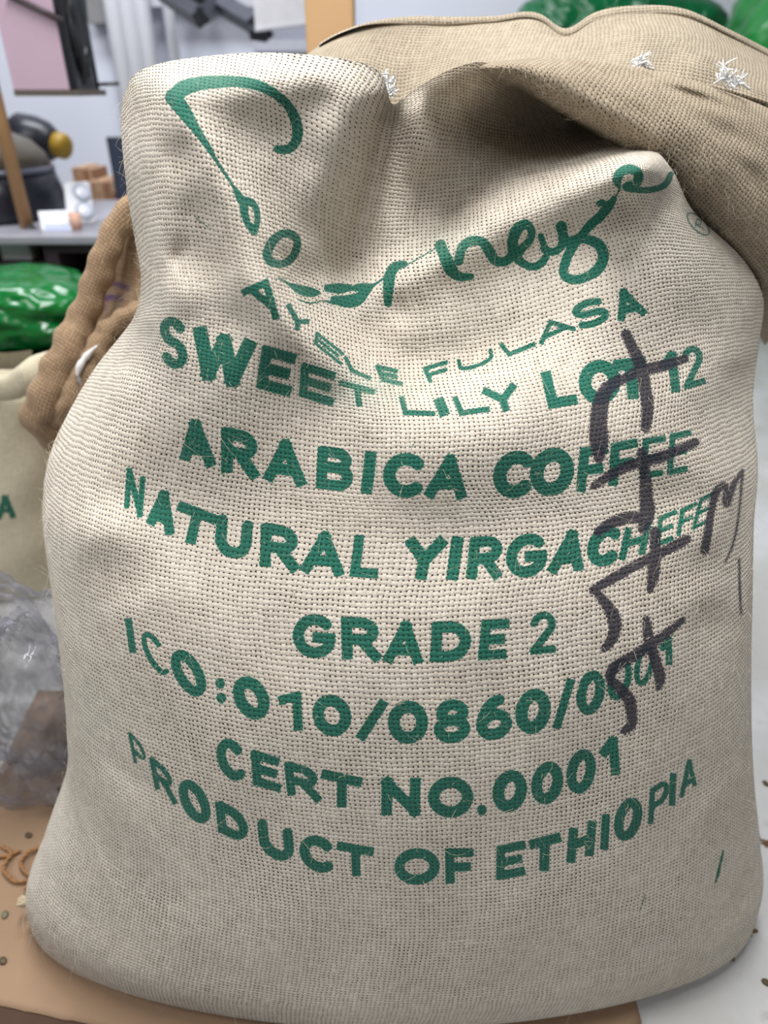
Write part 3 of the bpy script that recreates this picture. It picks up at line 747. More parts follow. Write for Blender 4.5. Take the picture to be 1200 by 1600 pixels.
hairs('loose_fibres', HP, 1500, sack, seed=5)

#__REST__
# ------------------------------------------------------------------ plastic
def plastic(name, c0, c1, rough, bump, scale, **kw):
    t = NT(name); co = t.n('ShaderNodeTexCoord').outputs['Object']
    vo = t.n('ShaderNodeTexVoronoi', feature='DISTANCE_TO_EDGE'); t.put(vo.inputs['Vector'], co); vo.inputs['Scale'].default_value = scale
    nf = t.noise(co, scale*1.7, 4.0, 0.6)
    t.set(Base_Color=t.mix(t.noise(co, 5.0, 2.0), c0, c1), Roughness=rough, **kw)
    b = t.n('ShaderNodeBump'); b.inputs['Distance'].default_value = bump
    t.put(b.inputs['Height'], t.M('ADD', t.M('MINIMUM', vo.outputs['Distance'], 0.25), t.M('MULTIPLY', nf, 0.5))); t.put(t.b.inputs['Normal'], b.outputs[0])
    return t
def crumple(name, c, rad, seed, amp, freq, mat, parent=None, n=72, floor=None, flat=0.0, sq=2.0):
    """closed crumpled film: a rounded body with sharp random creases"""
    R, K = n, n*2; V = []; F_ = []
    for i in range(R+1):
        ph = math.pi*i/R
        for j in range(K):
            t = 2*math.pi*j/K
            d = Vector((math.sin(ph)*math.cos(t), math.sin(ph)*math.sin(t), math.cos(ph)))
            q = (abs(d.x)**sq + abs(d.y)**sq + abs(d.z)**sq)**(-1/sq)
            e = 0.0; f = freq; a = 1.0
            for o_ in range(4):
                e += a*(abs(mnoise.noise(d*f + Vector((seed*7.1, seed*3.3, o_*9.7))))*2 - 0.6); f *= 2.0; a *= 0.55
            p = d*q*(1 + amp*e)
            x = Vector(c) + Vector((p.x*rad[0], p.y*rad[1], p.z*rad[2]))
            if floor is not None: x.z = max(x.z, floor)
            V.append(x)
    for i in range(R):
        for j in range(K):
            F_.append((i*K+j, (i+1)*K+j, (i+1)*K+(j+1) % K, i*K+(j+1) % K))
    return obj(name, V, F_, mat, parent, True)
GREEN = plastic('green_film', S(0, 78, 34), S(8, 112, 46), 0.18, 0.006, 5.0).m
GREEN2 = plastic('bright_green_film', S(22, 118, 50), S(50, 150, 74), 0.25, 0.008, 7.0).m
GREEN3 = plastic('deep_green_film', S(0, 70, 38), S(0, 104, 58), 0.10, 0.02, 16.0).m

# green bags at the left
gb = empty('green_plastic_bag', P(10, 480, 1.48), 'shiny green plastic bag lying on top at the left edge below the counter', 'bag')
crumple('bag_film', P(0, 479, 1.48), (0.20, 0.15, 0.072), 2, 0.10, 1.0, GREEN, gb, sq=3.0)
gb2 = empty('green_plastic_bag', P(10, 560, 1.48), 'dark green plastic bag under the shiny one, above the pale sack', 'bag')
crumple('bag_film', P(-20, 594, 1.48), (0.22, 0.15, 0.080), 5, 0.10, 1.8, GREEN3, gb2, sq=3.0)
# pile of the same bags reaching the floor
gb3 = empty('green_plastic_bag', P(-10, 720, 1.50), 'lowest green plastic bag, mostly hidden behind the pale sack', 'bag')
c3 = P(-10, 720, 1.49); crumple('bag_film', (c3.x, c3.y, 0.10), (0.24, 0.14, 0.10), 9, 0.08, 1.8, GREEN3, gb3, floor=0.0, sq=3.0)

# stacked green bags standing on the floor far behind the flap at the right
def rbag(px0, px1, z0, z1, Y, mat, seed, label, fr=2.0):
    a = P(px0, 40, Y); b = P(px1, 40, Y)
    e = empty('green_plastic_bag', ((a.x+b.x)/2, Y, z0), label, 'bag', 'stacked green bags')
    crumple('bag_film', ((a.x+b.x)/2, Y, (z0+z1)/2), (abs(b.x-a.x)/2*.93, 0.24, (z1-z0)/2*.93), seed, 0.05, fr, mat, e, sq=4.0, floor=z0+.001)
rbag(786, 1124, 0.0, .58, 2.90, GREEN3, 21, 'lower dark green bag of the left stack, hidden behind the sack flap')
rbag(786, 1124, .60, 1.16, 2.90, GREEN3, 11, 'glossy dark green plastic bag showing just above the flap of the printed sack', 3.0)
rbag(1134, 1440, 0.0, .58, 2.90, GREEN2, 24, 'lower bright green bag of the right stack, hidden behind the sack flap')
rbag(1134, 1440, .60, 1.18, 2.90, GREEN2, 14, 'bright green matte plastic bag in the upper right corner', 1.6)

# ------------------------------------------------------------------ sack bodies from pixel rows at real depth
def bag_rows(name, rows, mat, parent, depth, nu=120, nv=140, attrs=None, wav=0.004, seed=1):
    """rows: (left px, right px, py, y edge, y front); closed behind"""
    r = np.array(rows, float); v = np.r_[0, np.cumsum(np.abs(np.diff(r[:, 2])) + 5)]; ri = cubic(v, r, np.linspace(0, v[-1], nv))
    s = np.sin(np.linspace(-1, 1, nu)*math.pi/2*.95)/math.sin(math.pi/2*.95)
    px = ri[:, [0]] + (ri[:, [1]]-ri[:, [0]])*(s+1)/2; py = np.repeat(ri[:, [2]], nu, 1)
    y = ri[:, [3]] - (ri[:, [3]]-ri[:, [4]])*np.sqrt(1-np.abs(s)**2.2)
    y = y + wav*np.sin(px/23+py/31+seed)*np.sin(py/47+seed)*(1-np.abs(s)**4)
    Pg = at(px, py, y); Pg[..., 2] = np.maximum(Pg[..., 2], 0.004)
    at_ = attrs(px, py) if attrs else {}
    grid_mesh(name, Pg, mat, parent, **at_)
    tt = np.linspace(0, 1, 50)[None, :, None]
    bk = Pg[:, [0]] + (Pg[:, [-1]]-Pg[:, [0]])*tt + np.array([0, 1, 0])*depth*np.sin(np.pi*tt)**.7
    grid_mesh('back_panel', bk, mat, parent, flip=True)
    return Pg

# brown sack with a rolled mouth
bs = empty('jute_sack', (-0.33, 0.98, 0), 'brown jute sack with thick rolled rim and purple pen marks, behind the printed sack', 'sack')
def br_attr(px, py):
    st = [[(150,448,2.5),(163,442,3),(170,446,2)],[(178,443,3),(190,446,3),(200,450,2.5)],[(145,463,3),(158,468,5),(172,464,4),(190,466,2)],[(140,485,2),(165,480,2)]]
    return dict(purple=paint(px.ravel(), py.ravel(), st, 3))
bt = bpy.data.materials['brown_jute'].node_tree
def add_purple(m):
    nt = m.node_tree; b = nt.nodes['Principled BSDF']; src = b.inputs['Base Color'].links[0].from_socket
    a = nt.nodes.new('ShaderNodeAttribute'); a.attribute_name = 'purple'
    mx = nt.nodes.new('ShaderNodeMix'); mx.data_type = 'RGBA'; nt.links.new(a.outputs['Fac'], mx.inputs[0]); nt.links.new(src, mx.inputs[6])
    mx.inputs[7].default_value = S(92, 66, 120); nt.links.new(mx.outputs[2], b.inputs['Base Color'])
add_purple(JUTE_BROWN)
bag_rows('cloth', [(214,300,306,1.02,.99),(176,330,350,1.02,.975),(150,345,420,1.02,.965),(125,350,490,1.01,.945),(95,350,560,1.0,.92),(72,350,630,1.0,.905),(80,350,690,1.0,.905),(110,350,800,1.0,.90),(125,350,900,1.0,.90),(130,350,1000,.99,.92)], JUTE_BROWN, bs, .22, attrs=br_attr, wav=.006)
def roll(name, pts, rad, seed):
    pp = spline_pts([P(*p) for p in pts], 60); r = []
    d = np.r_[0, np.cumsum(np.linalg.norm(np.diff(pp, axis=0), axis=1))]
    rr = pchip(np.linspace(0, 1, len(rad)), np.array(rad), np.linspace(0, 1, 60))
    K = 24; G_ = np.zeros((60, K, 3))
    for i in range(60):
        t = Vector(pp[min(i+1, 59)] - pp[max(i-1, 0)]).normalized(); a = t.cross(Vector((0, 1, 0))).normalized(); b = a.cross(t)
        for k in range(K):
            w = 2*math.pi*k/(K-1); q = Vector(pp[i]) + (a*math.cos(w) + b*math.sin(w))*rr[i]*(1 + .16*mnoise.noise(Vector((i*.22, math.cos(w)*1.2, math.sin(w)*1.2+seed*9))) + .10*math.sin(i*1.1+seed)*math.cos(w))
            G_[i, k] = q
    G_ = np.concatenate([np.repeat(G_[:1].mean(1, keepdims=True), K, 1), G_, np.repeat(G_[-1:].mean(1, keepdims=True), K, 1)])
    st = [[(128,440,2.5),(140,436,3)],[(130,462,2.5),(146,458,3)],[(138,415,2),(148,412,2)]]
    return grid_mesh(name, G_, JUTE_BROWN, bs, flip=True)
roll('rolled_rim', [(222,306,.975),(196,335,.965),(176,372,.955),(158,420,.945),(142,465,.935),(125,505,.925),(108,545,.905),(90,585,.89),(74,625,.88),(68,655,.88),(84,684,.885),(112,702,.90)], [.012,.016,.017,.018,.017,.019,.022,.022,.024,.026,.020,.012], 1)
roll('rolled_rim', [(226,480,.93),(196,497,.925),(168,520,.92),(148,555,.905),(130,590,.89),(112,630,.88),(100,660,.885),(112,690,.90)], [.010,.013,.015,.016,.018,.021,.020,.010], 2)
b = MB().tube(spline_pts([P(152, 540, .89), P(136, 556, .885), P(124, 574, .875), P(122, 590, .87), P(130, 606, .875)], 14), [.001,.002,.003,.004,.005,.004,.005,.005,.004,.003,.003,.002,.002,.001], 8)
b.build('plastic_liner', simple('white_liner', S(214, 210, 208), 0.35), bs, True)

# pale sack at the left edge
ps = empty('jute_sack', (-0.62, 1.15, 0), 'pale jute sack with a green letter A at the left edge behind the clear plastic', 'sack')
def pa_attr(px, py):
    x, y = px.ravel(), py.ravel()
    st = [([(-1,808,5),(7,778,5)], True),([(9,778,5),(20,806,5)], True),([(2,798,3.5),(15,798,3.5)], True)]
    return dict(ink=paint(x, y, st, 2.5), marker=np.zeros(len(x)))
bag_rows('cloth', [(-180,84,577,1.15,1.12),(-215,100,615,1.16,1.09),(-230,112,700,1.16,1.06),(-235,118,800,1.15,1.05),(-230,118,880,1.14,1.05),(-220,112,940,1.13,1.07)], JUTE_PALE, ps, .08, attrs=pa_attr, wav=.003, seed=4)
pp = [(-190,560,1.10),(-90,585,1.08),(-20,606,1.07),(20,604,1.06),(45,588,1.06),(66,573,1.08),(90,566,1.10)]
G_ = []
mm = spline_pts([P(*p) for p in pp], 50)
for i in range(50):
    t = Vector(mm[min(i+1, 49)]-mm[max(i-1, 0)]).normalized(); a = t.cross(Vector((0, 1, 0))).normalized(); b_ = a.cross(t)
    G_.append([Vector(mm[i]) + a*math.cos(w)*.021 + b_*math.sin(w)*.014 for w in np.linspace(0, 2*math.pi, 20)])
grid_mesh('folded_rim', np.array(G_), JUTE_PALE, ps, flip=True)
grid_mesh('folded_rim', at(*np.moveaxis(np.array([[(-190+i*20, 545-6*math.sin(i/2)+k*26-(0 if i < 10 else 0), 1.15+.012*k) for i in range(13)] for k in range(4)], float), -1, 0)), JUTE_PALE, ps)

# clear crumpled plastic bag
def clear_mat():
    t = plastic('clear_film', S(112, 112, 120), S(156, 156, 166), 0.06, 0.012, 9.0)
    tr = t.n('ShaderNodeBsdfTransparent'); mx = t.n('ShaderNodeMixShader')
    co = t.n('ShaderNodeTexCoord').outputs['Object']; lw = t.n('ShaderNodeLayerWeight'); lw.inputs[0].default_value = 0.35
    t.put(lw.inputs['Normal'], t.b.inputs['Normal'].links[0].from_socket)
    fac = t.M('MULTIPLY_ADD', t.ramp(t.noise(co, 22.0, 4.0, 0.6), 0.35, 0.75), 0.30, t.M('MULTIPLY_ADD', lw.outputs['Facing'], 0.55, 0.10), clamp=True)
    out = t.t.nodes['Material Output']; t.put(mx.inputs[0], fac); t.t.links.new(tr.outputs[0], mx.inputs[1]); t.t.links.new(t.b.outputs[0], mx.inputs[2]); t.t.links.new(mx.outputs[0], out.inputs[0])
    return t.m
CLEAR = clear_mat()
cb = empty('clear_plastic_bag', (-0.46, 0.66, 0.005), 'crumpled clear plastic bag standing on the cardboard left of the printed sack', 'bag')
crumple('bag_film', (-0.485, 0.675, 0.155), (0.105, 0.095, 0.185), 3, 0.13, 1.25, CLEAR, cb, n=90, floor=0.006, sq=2.4)
crumple('inner_fold', (-0.47, 0.68, 0.15), (0.075, 0.065, 0.14), 8, 0.2, 1.7, CLEAR, cb, n=70, floor=0.008)

# ------------------------------------------------------------------ cardboard sheet under the sack and what lies around
CARD = simple('cardboard', S(150, 123, 98), 0.85, var=0.14, scale=12, bump=0.0006, bscale=60)
def cardboard():
    fe = [(-160,1532),(-60,1556),(0,1570),(30,1578),(60,1583),(95,1592),(130,1597),(170,1606),(230,1616),(330,1632),(500,1640),(700,1640),(900,1625),(1003,1598)]
    fp = spline_pts([on_z(x, y, 0.004) for x, y in fe], 90)
    V = []; n = 14
    for i, p in enumerate(fp):
        jag = 0.0012*mnoise.noise(Vector((i*.9, 3, 1)))
        far = 0.84 - 0.02*i/90
        xr = p[0] + (0.0 if i < 85 else 0.0)
        for k in range(n):
            t = (k/(n-1))**1.6
            y = p[1] + jag*(1 if k == 0 else 0) + (far-p[1])*t
            d = y - p[1]; lift = 0.0009*math.exp(-((d-0.028)/0.008)**2)
            lift *= 1 - min(1, max(0, (i-22)/12))
            V.append((p[0] + (-.03*t if i < 3 else 0), y, 0.0042 + lift))
    N = len(V); V += [(v[0], v[1], max(v[2]-0.004, 0.0002)) for v in V]
    F_ = []; R = len(fp)
    for i in range(R-1):
        for k in range(n-1):
            a = i*n+k; F_.append((a, a+n, a+n+1, a+1)); F_.append((N+a, N+a+1, N+a+n+1, N+a+n))
        F_.append((i*n, N+i*n, N+(i+1)*n, (i+1)*n)); e = n-1; F_.append((i*n+e, (i+1)*n+e, N+(i+1)*n+e, N+i*n+e))
    for k in range(n-1):
        F_.append((k, k+1, N+k+1, N+k)); a = (R-1)*n+k; F_.append((a, N+a, N+a+1, a+1))
    o = obj('cardboard_sheet', V, F_, CARD, None, True)
    tag(o, 'torn brown cardboard sheet lying under the printed sack', 'cardboard')
cardboard()
DW = simple('dark_wood', S(70, 46, 30), 0.8, var=0.3, scale=30)
# the board lies in front of the sheet's torn edge
V = []
edge = [(-300,1500),(-60,1552),(0,1566),(60,1580),(130,1594),(230,1612),(420,1640)]
for x, y in edge: p = on_z(x, y, 0.0); V.append((p.x, p.y-0.002, 0.0))
k = len(V); V += [(x, 0.24, 0.0) for x, y, z in V]
top = [(x, y, 0.0022) for x, y, z in V]; n0 = len(V); V = V + top; F_ = []
for i in range(k-1):
    F_ += [(i, k+i, k+i+1, i+1), (n0+i, n0+i+1, n0+k+i+1, n0+k+i), (i, i+1, n0+i+1, n0+i), (k+i, n0+k+i, n0+k+i+1, k+i+1)]
F_ += [(0, n0, n0+k, k), (k-1, 2*k-1, n0+2*k-1, n0+k-1)]
tag(obj('dark_board', V, F_, DW), 'dark brown board edge showing below the torn cardboard, lower left corner', 'board')

BEAN = simple('green_bean', S(110, 108, 84), 0.6, var=0.2, scale=120)
BEAN2 = simple('brown_bean', S(82, 66, 44), 0.6, var=0.2, scale=120)
def bean_mesh(nm, m):
    V, F_ = [], []; R, K = 10, 16
    for i in range(R+1):
        ph = math.pi*i/R
        for j in range(K):
            t = 2*math.pi*j/K; x, y, z = math.sin(ph)*math.cos(t), math.cos(ph), math.sin(ph)*math.sin(t)
            zz = z*.0026 if z > 0 else z*.0014
            if z > .5: zz -= .0012*math.exp(-(x/.16)**2)          # the crease
            V.append((x*.0038, y*.0052, zz+.0014))
    for i in range(R):
        for j in range(K): F_.append((i*K+j, i*K+(j+1) % K, (i+1)*K+(j+1) % K, (i+1)*K+j))
    me = mesh(nm, V, F_); me.materials.append(m); me.polygons.foreach_set('use_smooth', [True]*len(me.polygons)); return me
bm1, bm2 = bean_mesh('bean', BEAN), bean_mesh('bean_brown', BEAN2)
for px, py, z, me, a, lab in [(8,1430,.0045,bm1,.4,'greyish green coffee bean on the cardboard, nearest to the sack corner'),
    (45,1306,.0045,bm2,1.2,'dark coffee bean on the cardboard beside the foot of the clear plastic'),
    (95,1233,.0045,bm2,1.4,'small dark bean on the cardboard between clear plastic and sack'),
    (5,1502,.0045,bm2,.9,'brown bean at the left edge of the cardboard'),
    (1142,1496,0,bm1,.2,'single coffee bean on the grey floor below the dirt clump'),
    (1196,1225,0,bm2,.3,'coffee bean on the floor at the right edge above the frayed strip'),
    (1197,1536,0,bm2,1.0,'lowest coffee bean on the floor at the right edge')]:
    p = on_z(px, py, z); o = bpy.data.objects.new('coffee_bean', me); C.objects.link(o); o.location = (p.x, p.y, z); o.rotation_euler = (0, 0, a)
    tag(o, lab, 'bean', 'spilled coffee beans')
# jute twine ends on the cardboard
tw = empty('twine', on_z(40, 1370, .005), 'loops of brown jute twine on the cardboard beside the sack corner', 'twine')
def strand(pts, r=.0028):
    q = spline_pts([on_z(x, y, .0075+h) for x, y, h in pts], 70)
    for ph in (0, math.pi):
        MB().tube([Vector(p) + Vector((math.cos(i*.55+ph)*.0014, 0, math.sin(i*.55+ph)*.0014)) for i, p in enumerate(q)], r*.62, 6).build('strand', TWINE, tw, True)
strand([(2,1322,.0),(18,1335,.002),(6,1352,.004),(12,1368,.003),(28,1378,.002),(44,1376,.004)])
strand([(62,1325,.002),(44,1332,.004),(33,1345,.005),(38,1360,.004),(48,1370,.004),(46,1380,.004),(40,1390,.003)])
strand([(-10,1340,.0),(10,1338,.001),(30,1330,.0)])
# frayed strip and dirt on the floor at the right
b = MB(); q = spline_pts([on_z(x, y, .004) for x, y in [(1155,1235),(1163,1262),(1172,1290),(1180,1318),(1186,1345)]], 40)
for k in range(26):
    r = random.Random(k); off = Vector((r.uniform(-.005, .005), r.uniform(-.003, .003), r.uniform(-.002, .004))); i0 = r.randint(0, 14); i1 = r.randint(22, 39)
    b.tube([Vector(q[i]) + off + Vector((math.sin(i*.7+k)*.0012, 0, math.cos(i*.6+k)*.0008)) for i in range(i0, i1, 2)], .0013, 5)
tag(b.build('jute_scrap', simple('scrap', S(132, 98, 66), .95), None, True), 'frayed brown jute strip on the grey floor beside the right of the sack', 'scrap')
def clump(px, py, r_, seed, lab):
    b = MB(); rr = random.Random(seed); c = on_z(px, py, 0)
    for k in range(34):
        a = rr.uniform(0, 6.28); d = rr.random()**.6*r_; s_ = r_*rr.uniform(.12, .3)
        b.lathe((c.x+math.cos(a)*d, c.y+math.sin(a)*d*1.1, 0), [(s_*.7, 0), (s_, s_*.5), (s_*.7, s_*1.1), (s_*.2, s_*1.4)], 7)
    tag(b.build('dirt_clump', simple('chaff', S(120, 90, 60), .95, var=.3, scale=200), None, True), lab, 'dirt')
clump(1170, 1450, .0085, 4, 'brown crumbly clump of chaff on the grey floor, lower right')
clump(1196, 1318, .006, 6, 'small brown crumb pile on the floor at the right edge')

# ------------------------------------------------------------------ background
DARK = simple('black_metal', S(38, 40, 50), 0.45, var=.15, metal=.0)
DARK2 = simple('dark_grey_metal', S(66, 68, 78), 0.5, var=.15)
WHITE = simple('white_paint', S(228, 230, 238), 0.5, var=.03)
WOOD = simple('pine', S(208, 168, 122), 0.7, var=.08, scale=6)
BOX = simple('carton', S(186, 148, 118), 0.85, var=.08)
BOXD = simple('carton_dark', S(150, 112, 88), 0.85, var=.08)
GREY = simple('grey_board', S(132, 130, 132), 0.7)
def pbox(px0, py0, px1, py1, Yf, depth, mb=None):
    """upright box whose front face fills a pixel rectangle at distance Yf"""
    pm = (py0+py1)/2; a = P(px0, pm, Yf); c = P(px1, pm, Yf); zt = P(px0, py0, Yf).z; zb = P(px0, py1, Yf).z
    return (mb or MB()).box((a.x, Yf, zb), (c.x, Yf+depth, zt))

# counter
CY0, CY1 = 1.70, 2.285
cz = P(100, 366, CY0).z
xl, xr = -1.75, P(265, 366, CY0).x
ct = empty('counter', ((xl+xr)/2, CY0, 0), 'low grey topped counter with a dark cabinet along the left', 'counter')
bevel(MB().box((xl, CY0-.02, cz-.02), (xr, CY1, cz)).build('worktop', simple('worktop', S(150, 150, 160), .35), ct), .004)
CAB = simple('cabinet', S(52, 40, 48), .6)
x1 = P(72, 410, CY0).x; x2 = P(93, 410, CY0).x; x3 = P(178, 410, CY0).x
MB().box((x1, CY0, 0), (x2, CY1, cz-.02)).build('side_panel', CAB, ct)
MB().box((x3, CY0, 0), (x3+.03, CY1, cz-.02)).build('side_panel', CAB, ct)
MB().box((xl, CY1-.02, 0), (x3, CY1, cz-.02)).build('rear_panel', simple('cabinet_back', S(22, 20, 26), .7), ct)
MB().box((x2, CY0, cz-.04), (x3, CY0+.03, cz-.02)).build('rail', CAB, ct)
zsh = P(20, 412, CY0).z
MB().box((xl, CY0+.005, zsh-.02), (x1, CY1-.02, zsh)).build('shelf', CAB, ct)
MB().box((xl, CY0, 0), (xl+.03, CY1, cz-.02)).build('side_panel', CAB, ct)
# things on the counter's shelf
tb_ = empty('storage_bin', (P(22, 408, CY0+.03).x, CY0+.03, zsh), 'white plastic bin on the shelf under the counter', 'bin')
a = P(2, 400, CY0+.03); c = P(49, 400, CY0+.03); bx = MB().box((a.x, CY0+.03, zsh+.001), (c.x, CY0+.15, zsh+.001+.042)); bevel(bx.build('bin_body', simple('bin_white', S(206, 206, 210), .4), tb_), .004)
def jar(px, col, h_px, w_px, lab, cap):
    a = P(px, 391, CY0+.07); base = a.z; r = w_px/2/ (F/ (CY0*CP+.25*SP)); hh = h_px/(F/(CY0*CP+.25*SP))
    e = empty('jar', (a.x, CY0+.09, base), lab, 'jar', 'jars in the white bin')
    MB().lathe((a.x, CY0+.09, base), [(r*.9, 0), (r, hh*.1), (r, hh*.75), (r*.8, hh*.85)], 18).build('body', simple('jar_'+lab[:6], col, .4), e, True)
    MB().lathe((a.x, CY0+.09, base+hh*.85), [(r*.85, 0), (r*.85, hh*.15)], 18).build('lid', cap, e, True)
jar(10, S(96, 116, 170), 16, 14, 'blue jar in the white bin under the counter', WHITE)
jar(28, S(168, 176, 178), 18, 12, 'pale grey jar between blue and orange ones', WHITE)
jar(44, S(222, 150, 62), 16, 10, 'orange jar in the white bin under the counter', DARK2)
pt = empty('tool_pot', P(62, 410, CY0+.05), 'dark pot of small tools beside the white bin', 'pot')
a = P(61, 412, CY0+.06)
MB().lathe((a.x, a.y, zsh), [(.012, .001), (.014, .05), (.0125, .05), (.011, .01)], 16).build('pot', simple('pot', S(90, 84, 88), .5), pt, True)
for k, (dx, hh) in enumerate([(-.006, .075), (.0, .068), (.007, .072)]):
    MB().tube([(a.x+dx*.5, a.y, zsh+.015), (a.x+dx, a.y+.005, zsh+hh)], .005, 8).build('tool_handle', DARK, pt, True)
# roaster drum
dc = P(-8, 352, 1.97); Rr = .185
rd = empty('roaster_drum', (dc.x, dc.y, cz), 'black drum with olive domed lid standing on the counter', 'machine')
MB().lathe((dc.x, dc.y, cz), [(Rr*1.0, 0), (Rr*1.02, .02), (Rr*1.0, .06), (Rr*.94, .105)], 56).build('drum_body', simple('drum_black', S(34, 35, 46), .3), rd, True)
MB().lathe((dc.x, dc.y, cz+.105), [(Rr*.955, 0), (Rr*.955, .006), (Rr*.93, .012)], 56).build('band', simple('band', S(110, 110, 125), .3, metal=.5), rd, True)  # paler ring standing in for the highlight stripe on the drum
MB().lathe((dc.x, dc.y, cz+.115), [(Rr*.925, 0), (Rr*.86, .03), (Rr*.72, .058), (Rr*.5, .076), (Rr*.25, .084), (.002, .086)], 56).build('lid', simple('lid_olive', S(98, 90, 78), .4), rd, True)
# motor on top
m0, m1 = P(14, 208, 2.24), P(88, 226, 2.21); ax = (m1-m0); Lm = ax.length; ax.normalize()
mo = empty('motor', (m0+m1)/2 - Vector((0, 0, .05)), 'black electric motor with brass end cap above the drum', 'motor')
MB().lathe(m0, [(.014, 0), (.040, .009), (.058, .033), (.060, Lm*.55), (.053, Lm*.8), (.039, Lm*.95), (.034, Lm)], 36, ax).build('housing', simple('motor_black', S(36, 37, 48), .35), mo, True)
MB().lathe(m1, [(.033, 0), (.033, .026), (.027, .034), (.013, .037)], 28, ax).build('end_cap', simple('brass_cap', S(168, 134, 40), .45), mo, True)
MB().tube([m0+ax*Lm*.45-Vector((0, 0, .04)), Vector(((m0+ax*Lm*.45).x, (m0+ax*Lm*.45).y, cz+.001))], .016, 14).build('mount', DARK, mo, True)
b = m0+ax*Lm*.9; MB().lathe(b+Vector((0, 0, .03)), [(.008, 0), (.008, .014), (.004, .018)], 10).build('terminal', DARK, mo, True)
# leaning pole
p0 = P(43, 356, 1.78); 
MB_ = MB().tube([(p0.x, p0.y, cz+.001), (p0.x-.012, p0.y+.02, cz+.45), (p0.x-.03, p0.y+.05, cz+1.1)], .0155, 16)
tag(MB_.build('wooden_pole', simple('pole_wood', S(176, 134, 92), .6), None, True), 'round wooden pole standing on the counter in front of the drum', 'pole')
# twin gauge
ga = empty('gauge_panel', P(128, 350, 1.82), 'white panel with two round dials standing beside the drum', 'gauge')
def slab(c4, th, name, mat, parent, bev=.0):
    c4 = [Vector(p) for p in c4]; n = (c4[1]-c4[0]).cross(c4[3]-c4[0]).normalized()
    if n.y > 0: n = -n
    o = MB().hexa([p - n*th for p in c4] + list(c4)).build(name, mat, parent)
    if bev: bevel(o, bev, 4)
    return o
gc = [P(106, 349, 1.80), P(151, 347, 1.84), P(141, 280, 1.90), P(100, 283, 1.86)]
slab(gc, .02, 'plate', WHITE, ga, .012)
gn = (gc[1]-gc[0]).cross(gc[3]-gc[0]).normalized(); gn = gn if gn.y < 0 else -gn
def lerp4(u, v): return (gc[0]*(1-u)+gc[1]*u)*(1-v) + (gc[3]*(1-u)+gc[2]*u)*v
for u, v in ((.60, .70), (.62, .27)):
    c = lerp4(u, v); 
    d = MB().lathe(c, [(.021, 0), (.021, .006), (.017, .008), (.016, .004)], 28, gn).build('dial_ring', simple('ring', S(176, 186, 200), .4), ga, True)
    MB().lathe(c, [(.0155, .001), (.0155, .0065), (.012, .0085)], 28, gn).build('dial_face', simple('dial', S(224, 228, 246), .25), d, True)
# sign card, cup
sc_ = empty('sign_card', P(90, 362, 1.76), 'white card sign with blue lower band propped on the counter', 'card')
sq_ = [P(66, 363, 1.755), P(116, 362, 1.755), P(105, 328, 1.80), P(59, 330, 1.80)]
card = slab(sq_, .004, 'card', simple('card_white', S(232, 234, 246), .5), sc_)
n_ = Vector((0, -1, .6)).normalized()*.0015
slab([sq_[0]+(sq_[3]-sq_[0])*.05+(sq_[1]-sq_[0])*.12+n_, sq_[1]+(sq_[2]-sq_[1])*.05-(sq_[1]-sq_[0])*.12+n_, sq_[1]+(sq_[2]-sq_[1])*.35-(sq_[1]-sq_[0])*.12+n_, sq_[0]+(sq_[3]-sq_[0])*.35+(sq_[1]-sq_[0])*.12+n_], .001, 'blue_band', simple('card_blue', S(190, 200, 236), .5), card)
a = P(121, 359, 1.765)
tag(MB().lathe((a.x, a.y, cz+.0005), [(.012, 0), (.014, .035), (.0125, .035), (.010, .004)], 18).build('cup', simple('peach', S(222, 178, 156), .6), None, True), 'small peach paper cup beside the white card', 'cup')
# shelf with cartons on the back wall side
sh = pbox(148, 319, 215, 327, 2.30, .30).build('wall_shelf', DARK2); tag(sh, 'dark shelf carrying the cartons behind the counter', 'shelf')
zs = P(160, 319, 2.30).z; sh2 = pbox(150, 327, 156, 357, 2.32, .02)
def carton(px0, py0, px1, py1, Y, d, mat, lab, lid=True):
    e = empty('cardboard_box', P((px0+px1)/2, py1, Y), lab, 'box', 'cartons by the wall')
    body = bevel(pbox(px0, py0, px1, py1, Y, d).build('carton_body', mat, e), .003)
    w = (px1-px0)*.12; m_ = (px0+px1)/2
    a = P(m_-w, py0, Y); c = P(m_+w, py0, Y)
    MB().box((a.x, Y-.0008, a.z-.03), (c.x, Y+d, a.z+.0008)).build('tape', simple('tape', S(200, 172, 140), .35), body)
carton(140, 283, 163, 319, 2.33, .16, BOX, 'narrow tan carton left on the dark shelf', True)
carton(164, 284, 186, 319, 2.33, .16, BOXD, 'narrow carton right on the dark shelf beside the dark panel')
carton(113, 262, 131, 284, 2.36, .14, BOX, 'small tan carton standing behind the gauge panel')
carton(131, 264, 148, 284, 2.37, .12, BOXD, 'small brown carton on top, next to the tan one')
# lower support for the small cartons: a box stack standing on the counter rear
e = empty('cardboard_box', P(124, 320, 2.34), 'tall carton mostly hidden behind the gauge panel under the small cartons', 'box', 'cartons by the wall')
a = P(111, 284, 2.36); c = P(138.5, 284, 2.36); MB().box((a.x, 2.345, 0), (c.x, 2.53, a.z)).build('carton_body', BOX, e)
e2 = empty('cardboard_box', P(160, 350, 2.32), 'brown carton under the dark shelf', 'box', 'cartons by the wall')
a = P(151, 328, 2.32); c = P(205, 328, 2.32); MB().box((a.x, 2.31, 0), (c.x, 2.56, P(160, 327, 2.32).z-.001)).build('carton_body', BOXD, e2)
